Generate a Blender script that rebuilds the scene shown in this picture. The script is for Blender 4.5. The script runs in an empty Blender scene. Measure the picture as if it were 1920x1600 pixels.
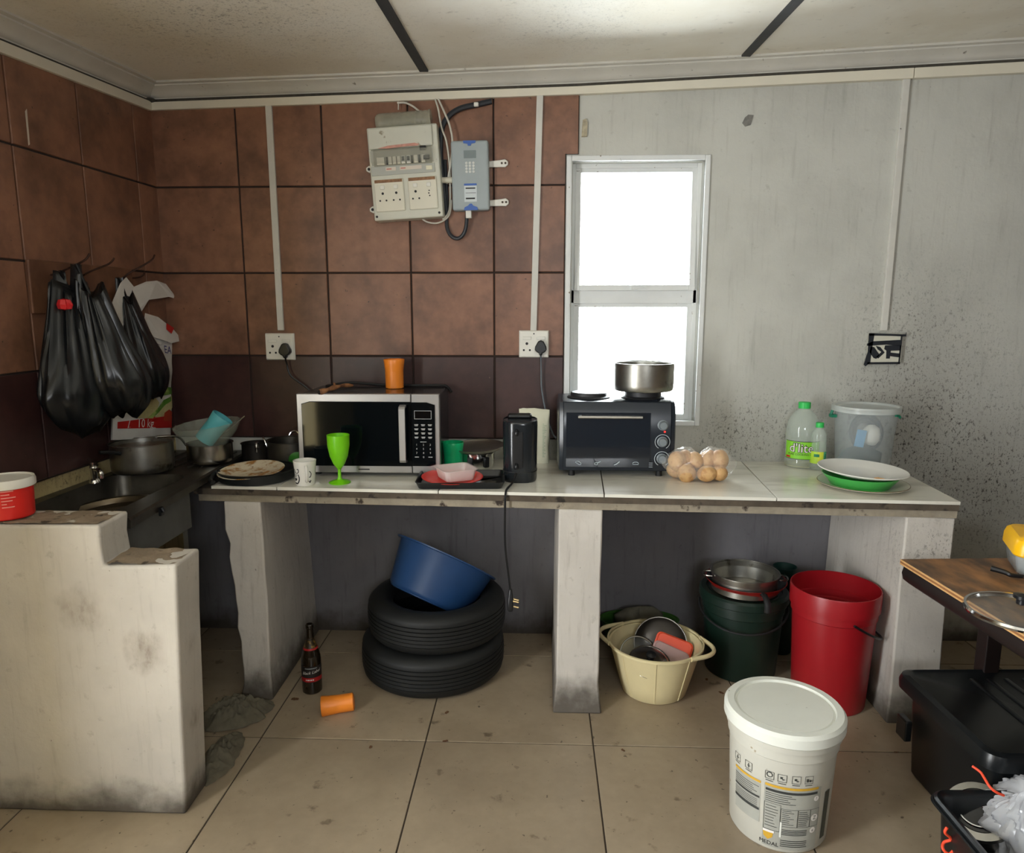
import bpy, bmesh, math, random
from mathutils import Vector, Matrix, noise as mnoise
random.seed(7)
sc = bpy.context.scene
col = sc.collection
PI = math.pi
def R(a): return math.radians(a)
def lin(c):
    c = c/255.0
    return c/12.92 if c <= .04045 else ((c+.055)/1.055)**2.4
def rgb(r, g, b): return (lin(r), lin(g), lin(b), 1.0)

# ------------------------------------------------------------------ camera
F = 1330.0; CX, CY = 960.0, 800.0
CAM = Vector((0, -3.1, 1.49)); YAW = R(2.2); PIT = math.atan(221/1330)
FW = Vector((-math.sin(YAW)*math.cos(PIT), math.cos(YAW)*math.cos(PIT), -math.sin(PIT)))
RT = Vector((math.cos(YAW), math.sin(YAW), 0)); UP = RT.cross(FW)
cd = bpy.data.cameras.new('camera'); cam = bpy.data.objects.new('camera', cd); col.objects.link(cam)
cd.sensor_width = 36; cd.lens = F/1920*36; cd.clip_start = .02
cam.matrix_world = Matrix.Translation(CAM) @ Matrix((RT, UP, -FW)).transposed().to_4x4()
sc.camera = cam
# ------------------------------------------------------------------ daylight
world = bpy.data.worlds.new('overcast_sky'); sc.world = world; world.use_nodes = True
bg = world.node_tree.nodes['Background']
bg.inputs[0].default_value = (.93, .97, 1.0, 1); bg.inputs[1].default_value = 34.0
def portal(name, loc, size, rot):
    l = bpy.data.lights.new(name, 'AREA'); l.shape = 'RECTANGLE'; l.size, l.size_y = size
    l.cycles.is_portal = True
    o = bpy.data.objects.new(name, l); o.location = loc; o.rotation_euler = rot; col.objects.link(o)
FRONT_Y = -4.4; RIGHT_X = 2.6
OPEN_F = (.2, .9, 1.55, 2.05)       # window behind the camera: x0,x1,z0,z1
OPEN_L = (-3.05, -2.40, 0.0, 2.05)    # doorway in the left wall, just out of view: y0,y1,z0,z1
portal('daylight_back_window', (.41, .16, 1.55), (.52, 1.1), (R(-90), 0, 0))
portal('daylight_rear_window', ((OPEN_F[0]+OPEN_F[1])/2, FRONT_Y-.1, (OPEN_F[2]+OPEN_F[3])/2), (OPEN_F[1]-OPEN_F[0], OPEN_F[3]-OPEN_F[2]), (R(90), 0, 0))
portal('daylight_doorway', (-1.86, (OPEN_L[0]+OPEN_L[1])/2, 1.03), (2.05, .65), (0, R(-90), R(-1.9)))
sc.view_settings.view_transform = 'Standard'; sc.view_settings.look = 'None'
sc.view_settings.gamma = 1; sc.view_settings.use_curve_mapping = False
sc.view_settings.exposure = -0.12
sc.cycles.max_bounces = 10; sc.cycles.diffuse_bounces = 6; sc.cycles.transparent_max_bounces = 16
sc.cycles.sample_clamp_indirect = 6
sc.cycles.use_denoising = True
# ------------------------------------------------------------------ rays to real planes
def ray(x, y): return FW + RT*((x-CX)/F) - UP*((y-CY)/F)
def hit(x, y, n, d):
    r = ray(x, y); n = Vector(n); return CAM + r*((d - n.dot(CAM))/n.dot(r))
def onz(x, y, z): return hit(x, y, (0, 0, 1), z)
def ony(x, y, Y=0.0): return hit(x, y, (0, 1, 0), Y)
SK = .033
def onL(x, y, off=0.0): return hit(x, y, (1, -SK, 0), -1.645+off)
def mpp(p): return (Vector(p)-CAM).dot(FW)/F
ZC = .827

# ------------------------------------------------------------------ mesh builder
class M:
    def __init__(s): s.v = []; s.f = []; s.mi = []
    def add(s, vs, fs, mi=0, T=None):
        o = len(s.v)
        s.v += [tuple(T @ Vector(p)) if T else tuple(p) for p in vs]
        s.f += [tuple(i+o for i in f) for f in fs]; s.mi += [mi]*len(fs); return s
    def box(s, x0, x1, y0, y1, z0, z1, mi=0, T=None):
        return s.add([(x0,y0,z0),(x1,y0,z0),(x1,y1,z0),(x0,y1,z0),(x0,y0,z1),(x1,y0,z1),(x1,y1,z1),(x0,y1,z1)],
                     [(0,3,2,1),(4,5,6,7),(0,1,5,4),(1,2,6,5),(2,3,7,6),(3,0,4,7)], mi, T)
    def hexa(s, p, mi=0): # 8 pts bottom 4, top 4
        return s.add(p, [(0,3,2,1),(4,5,6,7),(0,1,5,4),(1,2,6,5),(2,3,7,6),(3,0,4,7)], mi)
    def lathe(s, prof, n=32, mi=0, T=None, sx=1, sy=1, fn=None, a0=0, a1=2*PI, ring=False):
        if ring: prof = list(prof)+[prof[0]]
        full = abs(a1-a0-2*PI) < 1e-6; k = n if full else n+1
        vs = []
        for r, z in prof:
            for i in range(k):
                a = a0+(a1-a0)*i/n
                p = (r*math.cos(a)*sx, r*math.sin(a)*sy, z)
                vs.append(fn(p, a, r, z) if fn else p)
        fs = []
        for j in range(len(prof)-1):
            for i in range(n):
                b = (i+1) % k
                fs.append((j*k+i, j*k+b, (j+1)*k+b, (j+1)*k+i))
        if full and not ring:
            if prof[0][0] > 1e-5: fs.append(tuple(range(k-1, -1, -1)))
            if prof[-1][0] > 1e-5: fs.append(tuple((len(prof)-1)*k+i for i in range(k)))
        return s.add(vs, fs, mi, T)
    def tube(s, pts, r, n=8, mi=0, T=None, smooth=0, closed=False, flat=1.0):
        pts = [Vector(p) for p in pts]
        if smooth: pts = spline(pts, smooth, closed)
        m = len(pts); vs = []; up = None
        for i, p in enumerate(pts):
            if closed: t = pts[(i+1) % m]-pts[i-1]
            else: t = pts[min(i+1, m-1)]-pts[max(i-1, 0)]
            if t.length < 1e-9: t = Vector((0, 0, 1))
            t.normalize()
            if up is None: up = Vector((0, 0, 1)) if abs(t.z) < .9 else Vector((1, 0, 0))
            a = t.cross(up)
            if a.length < 1e-6: a = t.orthogonal()
            a.normalize(); up = a.cross(t).normalized()
            rr = r(i/(m-1)) if callable(r) else r
            for k in range(n):
                q = 2*PI*k/n; vs.append(p + a*(math.cos(q)*rr) + up*(math.sin(q)*rr*flat))
        fs = []
        for i in range(m if closed else m-1):
            j = (i+1) % m
            for k in range(n): fs.append((i*n+k, i*n+(k+1) % n, j*n+(k+1) % n, j*n+k))
        if not closed: fs += [tuple(range(n-1, -1, -1)), tuple((m-1)*n+k for k in range(n))]
        return s.add(vs, fs, mi, T)
    def prism(s, poly, a, b, ax='z', mi=0, T=None):
        def P(u, v, w): return {'z': (u, v, w), 'y': (u, w, v), 'x': (w, u, v)}[ax]
        n = len(poly)
        vs = [P(u, v, a) for u, v in poly]+[P(u, v, b) for u, v in poly]
        fs = [tuple(range(n)), tuple(range(2*n-1, n-1, -1))]+[(i, i+n, (i+1) % n+n, (i+1) % n) for i in range(n)]
        return s.add(vs, fs, mi, T)
    def grid(s, fn, nu, nv, mi=0, closed_u=False, T=None):
        k = nu if closed_u else nu+1
        vs = [fn(i/nu, j/nv) for j in range(nv+1) for i in range(k)]
        fs = [(j*k+i, j*k+(i+1) % k, (j+1)*k+(i+1) % k, (j+1)*k+i) for j in range(nv) for i in range(nu)]
        return s.add(vs, fs, mi, T)
    def loft(s, rings, mi=0, caps=True, T=None):
        n = len(rings[0]); vs = [p for r in rings for p in r]
        fs = [(j*n+i, j*n+(i+1) % n, (j+1)*n+(i+1) % n, (j+1)*n+i) for j in range(len(rings)-1) for i in range(n)]
        if caps: fs += [tuple(range(n-1, -1, -1)), tuple((len(rings)-1)*n+i for i in range(n))]
        return s.add(vs, fs, mi, T)
    def text(s, body, size, T, mi=0, fn=None, align='CENTER', shear=0, off=0.0):
        c = bpy.data.curves.new('t', 'FONT'); c.body = body; c.size = size; c.align_x = align; c.align_y = 'CENTER'
        c.resolution_u = 2; c.shear = shear; c.offset = off
        o = bpy.data.objects.new('t', c)
        me = bpy.data.meshes.new_from_object(o)
        vs = [v.co.copy() for v in me.vertices]
        if fn: vs = [fn(p) for p in vs]
        s.add(vs, [tuple(p.vertices) for p in me.polygons], mi, T)
        bpy.data.objects.remove(o); bpy.data.curves.remove(c); bpy.data.meshes.remove(me)
        return s

def spline(pts, k=6, closed=False):
    n = len(pts); out = []
    for i in range(n if closed else n-1):
        if closed: p0, p1, p2, p3 = pts[i-1], pts[i], pts[(i+1) % n], pts[(i+2) % n]
        else: p0, p1, p2, p3 = pts[max(i-1, 0)], pts[i], pts[i+1], pts[min(i+2, n-1)]
        for j in range(k):
            t = j/k
            out.append(.5*((2*p1)+(p2-p0)*t+(2*p0-5*p1+4*p2-p3)*t*t+(3*p1-p0-3*p2+p3)*t**3))
    if not closed: out.append(pts[-1])
    return out
def rrect(w, h, r, n=5, cx=0, cy=0):
    out = []
    for sx, sy, a in ((1, 1, 0), (-1, 1, 90), (-1, -1, 180), (1, -1, 270)):
        for i in range(n+1):
            q = R(a+90*i/n); out.append((cx+sx*(w/2-r)+r*math.cos(q), cy+sy*(h/2-r)+r*math.sin(q)))
    return out
def circ(r, n=16, cx=0, cy=0): return [(cx+r*math.cos(2*PI*i/n), cy+r*math.sin(2*PI*i/n)) for i in range(n)]
def wall_profile(outer, t, floor=None):
    """outer: list of (r,z) bottom->top. returns closed vessel profile with wall thickness t"""
    b = floor if floor is not None else t
    inner = [(max(r-t, .0005), z) for r, z in outer if z > outer[0][1]+b*1.5]
    if not inner: inner = [(outer[-1][0]-t, outer[-1][1])]
    inner = inner[::-1]
    ib = max(inner[-1][0]-t*.3, .0005)
    return [(0, outer[0][1])]+outer+inner+[(ib, outer[0][1]+b), (0, outer[0][1]+b)]

def mesh_of(name, m, mats, smooth=35, recalc=True):
    me = bpy.data.meshes.new(name)
    me.from_pydata(m.v, [], m.f)
    for x in (mats if isinstance(mats, (list, tuple)) else [mats]): me.materials.append(x)
    if any(m.mi): me.polygons.foreach_set('material_index', m.mi)
    if recalc:
        bm = bmesh.new(); bm.from_mesh(me); bmesh.ops.recalc_face_normals(bm, faces=bm.faces); bm.to_mesh(me); bm.free()
    if smooth:
        me.polygons.foreach_set('use_smooth', [True]*len(me.polygons))
        me.set_sharp_from_angle(angle=R(smooth))
    me.update()
    return me
def link(name, me, parent=None, loc=(0, 0, 0), rot=(0, 0, 0)):
    o = bpy.data.objects.new(name, me); col.objects.link(o)
    o.location = loc; o.rotation_euler = rot
    if parent: o.parent = parent
    return o
def obj(name, m, mats, parent=None, loc=(0, 0, 0), rot=(0, 0, 0), smooth=35, bevel=0, seg=2, sub=0, recalc=True, label=None):
    o = link(name, mesh_of(name, m, mats, smooth, recalc), parent, loc, rot)
    if bevel:
        b = o.modifiers.new('bevel', 'BEVEL'); b.width = bevel; b.segments = seg; b.limit_method = 'ANGLE'; b.angle_limit = R(40)
    if sub:
        q = o.modifiers.new('sub', 'SUBSURF'); q.levels = q.render_levels = sub
    if label: o['label'] = label
    return o
def thing(name, label, cat, loc=(0, 0, 0), rot=(0, 0, 0), group=None):
    o = bpy.data.objects.new(name, None); col.objects.link(o); o.empty_display_size = .05
    o.location = loc; o.rotation_euler = rot if not isinstance(rot, (int, float)) else (0, 0, rot)
    return tag(o, label, cat, group)
def tag(o, label, cat, group=None, kind=None):
    o['label'] = label; o['category'] = cat
    if group: o['group'] = group
    if kind: o['kind'] = kind
    return o
def struct(o): o['kind'] = 'structure'; return o

# ------------------------------------------------------------------ materials
MATS = {}
def pm(name, c, rough=.5, metal=0, var=0, vs=8, c2=None, c2amt=.5, c2s=6, c2w=.12, spots=None, bump=0, bs=60, alpha=1, trans=0, coat=0, spec=.5, rnd=0, stretch=(1, 1, 1), emit=0, sss=0):
    if name in MATS: return MATS[name]
    m = bpy.data.materials.new(name); m.use_nodes = True; MATS[name] = m
    nt = m.node_tree; N = nt.nodes; L = nt.links; b = N['Principled BSDF']
    b.inputs['Base Color'].default_value = c; b.inputs['Roughness'].default_value = rough; b.inputs['Metallic'].default_value = metal
    b.inputs['Alpha'].default_value = alpha; b.inputs['Transmission Weight'].default_value = trans; b.inputs['Coat Weight'].default_value = coat
    b.inputs['Specular IOR Level'].default_value = spec
    if sss: b.inputs['Subsurface Weight'].default_value = sss; b.inputs['Subsurface Radius'].default_value = (.02, .02, .02)
    if emit: b.inputs['Emission Color'].default_value = c; b.inputs['Emission Strength'].default_value = emit
    if not (var or c2 or spots or bump or rnd): return m
    tc = N.new('ShaderNodeTexCoord'); mp = N.new('ShaderNodeMapping'); mp.inputs['Scale'].default_value = stretch
    L.new(tc.outputs['Object'], mp.inputs[0]); vec = mp.outputs[0]
    oi = None
    if rnd:
        oi = N.new('ShaderNodeObjectInfo'); ad = N.new('ShaderNodeVectorMath'); ad.operation = 'MULTIPLY_ADD'
        cb = N.new('ShaderNodeCombineXYZ')
        for i in range(3): L.new(oi.outputs['Random'], cb.inputs[i])
        L.new(cb.outputs[0], ad.inputs[0]); ad.inputs[1].default_value = (37, 53, 71); L.new(vec, ad.inputs[2]); vec = ad.outputs[0]
    def noise_(scale, det=5, ro=.6):
        n = N.new('ShaderNodeTexNoise'); n.inputs['Scale'].default_value = scale; n.inputs['Detail'].default_value = det
        n.inputs['Roughness'].default_value = ro; L.new(vec, n.inputs['Vector']); return n.outputs['Fac']
    def ramp(src, lo, hi):
        r = N.new('ShaderNodeMapRange'); r.inputs['From Min'].default_value = lo; r.inputs['From Max'].default_value = hi
        r.interpolation_type = 'SMOOTHSTEP'; L.new(src, r.inputs['Value']); return r.outputs[0]
    def mix(fac, a, bb, mode='MIX'):
        x = N.new('ShaderNodeMix'); x.data_type = 'RGBA'; x.blend_type = mode
        if isinstance(fac, (int, float)): x.inputs[0].default_value = fac
        else: L.new(fac, x.inputs[0])
        for s, i in ((a, 6), (bb, 7)):
            if hasattr(s, 'links'): L.new(s, x.inputs[i])
            else: x.inputs[i].default_value = s
        return x.outputs[2]
    cur = c
    if c2: cur = mix(ramp(noise_(c2s), c2amt-c2w, c2amt+c2w), cur, c2)
    if rnd:
        r = N.new('ShaderNodeMapRange'); r.inputs['To Min'].default_value = 1-rnd; r.inputs['To Max'].default_value = 1+rnd
        L.new(oi.outputs['Random'], r.inputs['Value']); cur = mix(1.0, cur, r.outputs[0], 'MULTIPLY')
    if var:
        r = N.new('ShaderNodeMapRange'); r.inputs['From Min'].default_value = .25; r.inputs['From Max'].default_value = .75
        r.inputs['To Min'].default_value = 1-var; r.inputs['To Max'].default_value = 1+var*.6
        L.new(noise_(vs), r.inputs['Value']); cur = mix(1.0, cur, r.outputs[0], 'MULTIPLY')
    if spots:  # list of (colour, scale, threshold, width)
        for sp in spots: cur = mix(ramp(noise_(sp[1], 4, .55), sp[2], sp[2]+sp[3]), cur, sp[0])
    if hasattr(cur, 'links'): L.new(cur, b.inputs['Base Color'])
    if bump:
        bp = N.new('ShaderNodeBump'); bp.inputs['Strength'].default_value = bump; bp.inputs['Distance'].default_value = .004
        L.new(noise_(bs, 6), bp.inputs['Height']); L.new(bp.outputs[0], b.inputs['Normal'])
    return m

def plaster(name, base, dark, blobs=(), zgrime=None, streak=.35, bump=.35, warm=None, smudges=()):
    """limewashed plaster; blobs = [(centre, radius, amount)] patches of black mould, zgrime = (z0,z1) damp dirt above the floor"""
    m = bpy.data.materials.new(name); m.use_nodes = True; MATS[name] = m
    nt = m.node_tree; N = nt.nodes; L = nt.links; b = N['Principled BSDF']; b.inputs['Roughness'].default_value = .75; b.inputs['Specular IOR Level'].default_value = .3
    tc = N.new('ShaderNodeTexCoord'); V = tc.outputs['Object']
    def nz(scale, st=(1, 1, 1), det=6, ro=.6):
        mp = N.new('ShaderNodeMapping'); mp.inputs['Scale'].default_value = st; L.new(V, mp.inputs[0])
        n = N.new('ShaderNodeTexNoise'); n.inputs['Scale'].default_value = scale; n.inputs['Detail'].default_value = det; n.inputs['Roughness'].default_value = ro
        L.new(mp.outputs[0], n.inputs['Vector']); return n.outputs['Fac']
    def mr(src, lo, hi, a=0, z=1, clampv=True):
        r = N.new('ShaderNodeMapRange'); r.inputs['From Min'].default_value = lo; r.inputs['From Max'].default_value = hi
        r.inputs['To Min'].default_value = a; r.inputs['To Max'].default_value = z; r.interpolation_type = 'SMOOTHSTEP'; L.new(src, r.inputs['Value']); return r.outputs[0]
    def ma(op, a, c):
        x = N.new('ShaderNodeMath'); x.operation = op
        for i, s in enumerate((a, c)):
            if hasattr(s, 'links'): L.new(s, x.inputs[i])
            else: x.inputs[i].default_value = s
        return x.outputs[0]
    def mix(f, a, c):
        x = N.new('ShaderNodeMix'); x.data_type = 'RGBA'
        if hasattr(f, 'links'): L.new(f, x.inputs[0])
        else: x.inputs[0].default_value = f
        for i, s in ((6, a), (7, c)):
            if hasattr(s, 'links'): L.new(s, x.inputs[i])
            else: x.inputs[i].default_value = s
        return x.outputs[2]
    big = nz(2.2); fine = nz(26); strk = nz(7, (6, 6, .5))
    cur = mix(mr(big, .35, .7), base, warm or tuple(x*.82 for x in base[:3])+(1,))
    cur = mix(ma('MULTIPLY', mr(strk, .52, .75), streak), cur, dark)
    cur = mix(ma('MULTIPLY', mr(fine, .60, .75), .28), cur, dark)
    cur = mix(ma('MULTIPLY', mr(nz(75, (1, 1, .6), 4), .70, .76), .75), cur, dark)
    speck = ma('MAXIMUM', mr(nz(62, (1, 1, .7), 5, .7), .54, .66), mr(nz(150, (1, 1, .65), 3), .58, .66))
    for (c, rad, amt) in blobs:
        d = N.new('ShaderNodeVectorMath'); d.operation = 'DISTANCE'; L.new(V, d.inputs[0]); d.inputs[1].default_value = c
        f = mr(ma('ADD', d.outputs['Value'], ma('MULTIPLY', big, .35)), rad+.17, .12, 0, amt)
        cur = mix(ma('MULTIPLY', f, .35), cur, dark)
        cur = mix(ma('MULTIPLY', ma('MULTIPLY', f, speck), mr(nz(9), .34, .52, .5, 1)), cur, rgb(38, 33, 28))
    for (c, rad, amt) in smudges:
        d = N.new('ShaderNodeVectorMath'); d.operation = 'DISTANCE'; L.new(V, d.inputs[0]); d.inputs[1].default_value = c
        f = mr(ma('ADD', d.outputs['Value'], ma('MULTIPLY', nz(22, (1, 1, .5)), .12)), rad+.06, .05, 0, amt)
        cur = mix(ma('MULTIPLY', f, mr(nz(30, (1, 1, .5)), .35, .6, .4, 1)), cur, rgb(104, 84, 62))
    if zgrime:
        sx = N.new('ShaderNodeSeparateXYZ'); L.new(V, sx.inputs[0])
        g = mr(ma('ADD', sx.outputs[2], ma('MULTIPLY', nz(9), -.16)), zgrime[1]-.08, zgrime[0]-.08, 0, .9)
        cur = mix(g, cur, rgb(62, 54, 44))
    L.new(cur, b.inputs['Base Color'])
    bp = N.new('ShaderNodeBump'); bp.inputs['Strength'].default_value = bump; bp.inputs['Distance'].default_value = .006
    L.new(ma('ADD', nz(14, (1, 1, .7)), ma('MULTIPLY', nz(60), .5)), bp.inputs['Height']); L.new(bp.outputs[0], b.inputs['Normal'])
    return m

W_BACK = plaster('limewashed_plaster', rgb(196, 196, 188), rgb(112, 107, 98),
    blobs=[((1.56, 0, .96), .50, 1.0), ((1.75, 0, .85), .75, .85), ((.84, 0, .93), .28, 1.0), ((1.0, 0, 1.0), .32, .7), ((1.62, 0, 1.40), .50, .6), ((.0, 0, .87), .25, .5), ((1.95, 0, .72), .5, .9)], zgrime=(0, .12), streak=.22)
W_REAR = plaster('dull_brown_paint', rgb(84, 70, 58), rgb(54, 46, 38))
W_UNDER = plaster('shade_grey_plaster', rgb(116, 114, 117), rgb(76, 72, 72), zgrime=(0, .13), streak=.4)  # back wall plaster with the counter's shade put into its grey, plus floor grime
W_LOW = plaster('low_wall_plaster', rgb(196, 190, 179), rgb(110, 98, 84), smudges=[((-1.31, -1.24, .645), .085, .6), ((-1.12, -1.24, .52), .085, .7), ((-1.03, -1.17, .26), .06, .5), ((-1.03, -1.17, .5), .05, .35)], blobs=[((-1.2, -1.17, .84), .05, .6)], zgrime=(0, .13), streak=.2)
W_PIER = plaster('pier_plaster', rgb(205, 199, 190), rgb(108, 98, 86), blobs=[((-1.08, -.55, .66), .08, .6), ((1.42, -.6, .62), .25, .7), ((.15, -.58, .76), .06, .8)], zgrime=(.02, .16), streak=.3)
W_SIDE = plaster('stained_cream_plaster', rgb(196, 178, 130), rgb(60, 44, 32), blobs=[((0, -.7, .9), .3, .8)], streak=.6)
CEIL = plaster('ceiling_board_paint', rgb(238, 235, 224), rgb(120, 112, 98), blobs=[((-1.0, -.7, 2.42), .8, .55), ((.1, -.5, 2.45), .5, .35)], streak=.0, bump=.1, warm=rgb(226, 220, 204))
CORN = pm('cornice_paint', rgb(205, 202, 192), .7, var=.12, vs=5, spots=[(rgb(130, 124, 112), 40, .66, .12)])
TRUNK = pm('trunking_pvc', rgb(222, 216, 198), .5, var=.05, vs=9)
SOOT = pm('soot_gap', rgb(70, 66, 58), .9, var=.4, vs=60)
GROUT = pm('dark_grout', rgb(48, 36, 30), .9)
TERRA = pm('terracotta_tile', rgb(140, 98, 75), .42, c2=rgb(102, 70, 54), c2amt=.55, c2s=5, c2w=.2, var=.22, vs=22, spots=[(rgb(60, 42, 34), 55, .69, .06)], rnd=.10, bump=.12, bs=40)
DKTILE = pm('oxblood_tile', rgb(72, 46, 42), .38, c2=rgb(52, 32, 30), c2amt=.5, c2s=6, c2w=.2, var=.15, vs=20, spots=[(rgb(130, 110, 95), 90, .73, .03)], rnd=.08, bump=.1, bs=40)
FLOORT = pm('greige_floor_tile', rgb(156, 141, 119), .33, c2=rgb(134, 119, 99), c2amt=.55, c2s=2.2, c2w=.25, var=.08, vs=30, spots=[(rgb(104, 90, 73), 16, .63, .12), (rgb(84, 71, 56), 42, .68, .06), (rgb(62, 51, 40), 130, .71, .03)], rnd=.05)
FGROUT = pm('floor_grout', rgb(62, 52, 42), .9)
MARBLE = pm('white_marble_tile', rgb(226, 224, 212), .14, c2=rgb(204, 200, 188), c2amt=.58, c2s=3, c2w=.10, rnd=.02, stretch=(1, 3, 1), spots=[(rgb(150, 140, 122), 60, .72, .04)])
MORTAR = pm('dirty_mortar', rgb(84, 74, 62), .9, var=.4, vs=14, spots=[(rgb(40, 34, 28), 20, .56, .12)], bump=.6, bs=45)
CEMENT = pm('cement_edge', rgb(150, 140, 122), .9, var=.3, vs=16, spots=[(rgb(58, 48, 40), 16, .58, .1)], bump=.8, bs=40)
WHITE = pm('white_plastic', rgb(228, 226, 216), .4, var=.04, vs=14)
OFFWHITE = pm('aged_white_plastic', rgb(212, 208, 190), .45, var=.08, vs=12, spots=[(rgb(150, 128, 100), 30, .68, .06)])
FRAMEW = pm('window_paint', rgb(222, 224, 222), .5, var=.06, vs=10, spots=[(rgb(120, 104, 84), 40, .68, .06)])
BLACK = pm('black_plastic', rgb(20, 21, 23), .35)
BLACKM = pm('matt_black', rgb(16, 16, 17), .6)
RUBBER = pm('tyre_rubber', rgb(13, 15, 15), .62, var=.25, vs=30)
CHROME = pm('chrome', rgb(210, 210, 208), .12, 1)
STEEL = pm('stainless_steel', rgb(176, 174, 168), .26, 1, var=.15, vs=20)
ALU = pm('aluminium', rgb(170, 168, 160), .36, 1, var=.2, vs=16, spots=[(rgb(90, 84, 74), 14, .62, .15)])
DIRTYSTEEL = pm('grimy_steel', rgb(92, 88, 80), .4, .85, var=.4, vs=7, spots=[(rgb(40, 34, 28), 8, .55, .18)])
GREYP = pm('grey_plastic', rgb(160, 170, 172), .45, var=.05, vs=16)
INK = pm('black_ink', rgb(24, 24, 26), .6)

# ================================================================== THE SETTING
ZTOP = 2.75
# --- back wall with window opening
WX0, WX1, WZ0, WZ1 = .135, .680, .995, 2.095
m = M()
m.box(-1.9, WX0, 0, .2, -.05, ZTOP); m.box(WX1, RIGHT_X+.2, 0, .2, -.05, ZTOP)
m.box(WX0, WX1, 0, .2, -.05, WZ0); m.box(WX0, WX1, 0, .2, WZ1, ZTOP)
wall_back = struct(obj('wall_back', m, W_BACK, smooth=0))
# tile layer on the back wall (grout bed + single tiles)
def trb(x): # underside of trunking along the back wall
    pts = ((-1.75, 2.304), (.155, 2.351), (1.49, 2.397), (2.9, 2.45))
    for (a, za), (b, zb) in zip(pts, pts[1:]):
        if x <= b: return za+(zb-za)*(x-a)/(b-a)
    return pts[-1][1]
def trt(x):
    pts = ((-1.75, 2.336), (.155, 2.382), (1.49, 2.436), (2.9, 2.495))
    for (a, za), (b, zb) in zip(pts, pts[1:]):
        if x <= b: return za+(zb-za)*(x-a)/(b-a)
    return pts[-1][1]
m = M(); m.prism([(-1.645, .918), (.106, .918), (.106, 2.122), (.158, 2.122), (.158, 2.36), (-1.645, 2.315)], -.005, .0, 'y')
obj('grout_bed', m, GROUT, wall_back, smooth=0)
TX = [-1.645, -1.278, -.914, -.552, -.195, .158]; TZ = [.921, 1.286, 1.642, 2.0]
cache = {}
def tile(parent, x0, x1, z0, z1, mat, zr=None, axis='y', loc0=None, g=.0035):
    """one bevelled wall tile, z1 may differ right/left via zr"""
    w = x1-x0-2*g; h = z1-z0-2*g; hr = (zr-z0-2*g) if zr else h
    key = (round(w, 3), round(h, 3), round(hr, 3), mat.name, axis)
    if key not in cache:
        mm = M(); t = .011; e = .002
        def q(inset, y):
            return [(inset, y, inset), (w-inset, y, inset), (w-inset, y, hr-inset), (inset, y, h-inset)]
        a, b_, c_ = q(0, 0), q(0, -(t-e)), q(e, -t)
        mm.loft([a, b_, c_])
        cache[key] = mesh_of('tile', mm, mat, smooth=0)
    return link('tile', cache[key], parent, (x0+g, 0, z0+g))
for i in range(5):
    for j in range(3):
        x1 = TX[i+1] if i < 4 else .106
        tile(wall_back, TX[i], x1, TZ[j], TZ[j+1], DKTILE if j == 0 else TERRA)
    if i < 4: tile(wall_back, TX[i], TX[i+1], 2.0, trb(TX[i])+.012, TERRA, zr=trb(TX[i+1])+.012)
mm = M(); x0 = TX[4]+.0035; zt_ = lambda x: trb(x)+.012
nt_ = [(x0, 2.0035), (.1025, 2.0035), (.1025, 2.1225), (.1545, 2.1225), (.1545, zt_(.1545)), (x0, zt_(x0))]
mm.prism(nt_, -.011, 0, 'y'); obj('tile', mm, TERRA, wall_back, smooth=0)
m = M(); m.box(-1.07, 1.32, -.004, 0, 0, .764); obj('shade_coat', m, W_UNDER, wall_back, smooth=0)  # thin sheet that darkens the wall under the counter, shade painted in
m = M(); m.box(-1.62, -1.14, -.004, 0, 0, .80); obj('shade_coat', m, W_UNDER, wall_back, smooth=0)  # same painted-in shade for the wall below the sink
# --- left wall (leans 1.9 degrees out of square)
LROT = (0, 0, -math.atan(SK)); LLOC = (-1.645, 0, 0)
def LW(off, y, z): # point at distance off from the left wall
    return Vector((-1.645+SK*y+off, y, z))
m = M(); y0, y1, z0, z1 = OPEN_L
m.box(-.15, 0, -5.0, y0, -.05, ZTOP); m.box(-.15, 0, y1, .1, -.05, ZTOP); m.box(-.15, 0, y0, y1, z1, ZTOP)
wall_left = struct(obj('wall_left', m, W_SIDE, loc=LLOC, rot=LROT, smooth=0))
def trl(y): return 2.306+.052*y
m = M(); m.prism([(-1.5, .918), (0, .918), (0, 2.32), (-1.5, 2.24)], 0, .005, 'x')
obj('grout_bed', m, GROUT, wall_left, smooth=0)
LY = [0, -.145, -.483, -.817, -1.155, -1.495]
for i in range(5):
    a, b = LY[i+1], LY[i]
    for j in range(4):
        z0 = TZ[j]; z1 = TZ[j+1] if j < 3 else None
        w = b-a-.007
        if z1: hl = hr = z1-z0-.007
        else: hl = trl(a)+.012-z0; hr = trl(b)+.012-z0
        key = ('L', round(w, 3), round(hl, 3), round(hr, 3), j == 0)
        if key not in cache:
            mm = M(); t = .011; e = .002
            def q(s, x): return [(x, s, s), (x, w-s, s), (x, w-s, hr-s), (x, s, hl-s)]
            mm.loft([q(0, 0), q(0, t-e), q(e, t)])
            cache[key] = mesh_of('tile', mm, DKTILE if j == 0 else TERRA, smooth=0)
        link('tile', cache[key], wall_left, (0, a+.0035, z0+.0035))
# --- right wall with doorway, wall behind the camera with window
m = M(); m.box(RIGHT_X, RIGHT_X+.2, -5, .2, -.05, ZTOP)
struct(obj('wall_right', m, W_REAR, smooth=0))
m = M(); x0, x1, z0, z1 = OPEN_F
m.box(-2.1, x0, FRONT_Y-.2, FRONT_Y, -.05, ZTOP); m.box(x1, RIGHT_X+.2, FRONT_Y-.2, FRONT_Y, -.05, ZTOP)
m.box(x0, x1, FRONT_Y-.2, FRONT_Y, -.05, z0); m.box(x0, x1, FRONT_Y-.2, FRONT_Y, z1, ZTOP)
struct(obj('wall_front', m, W_REAR, smooth=0))
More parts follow.
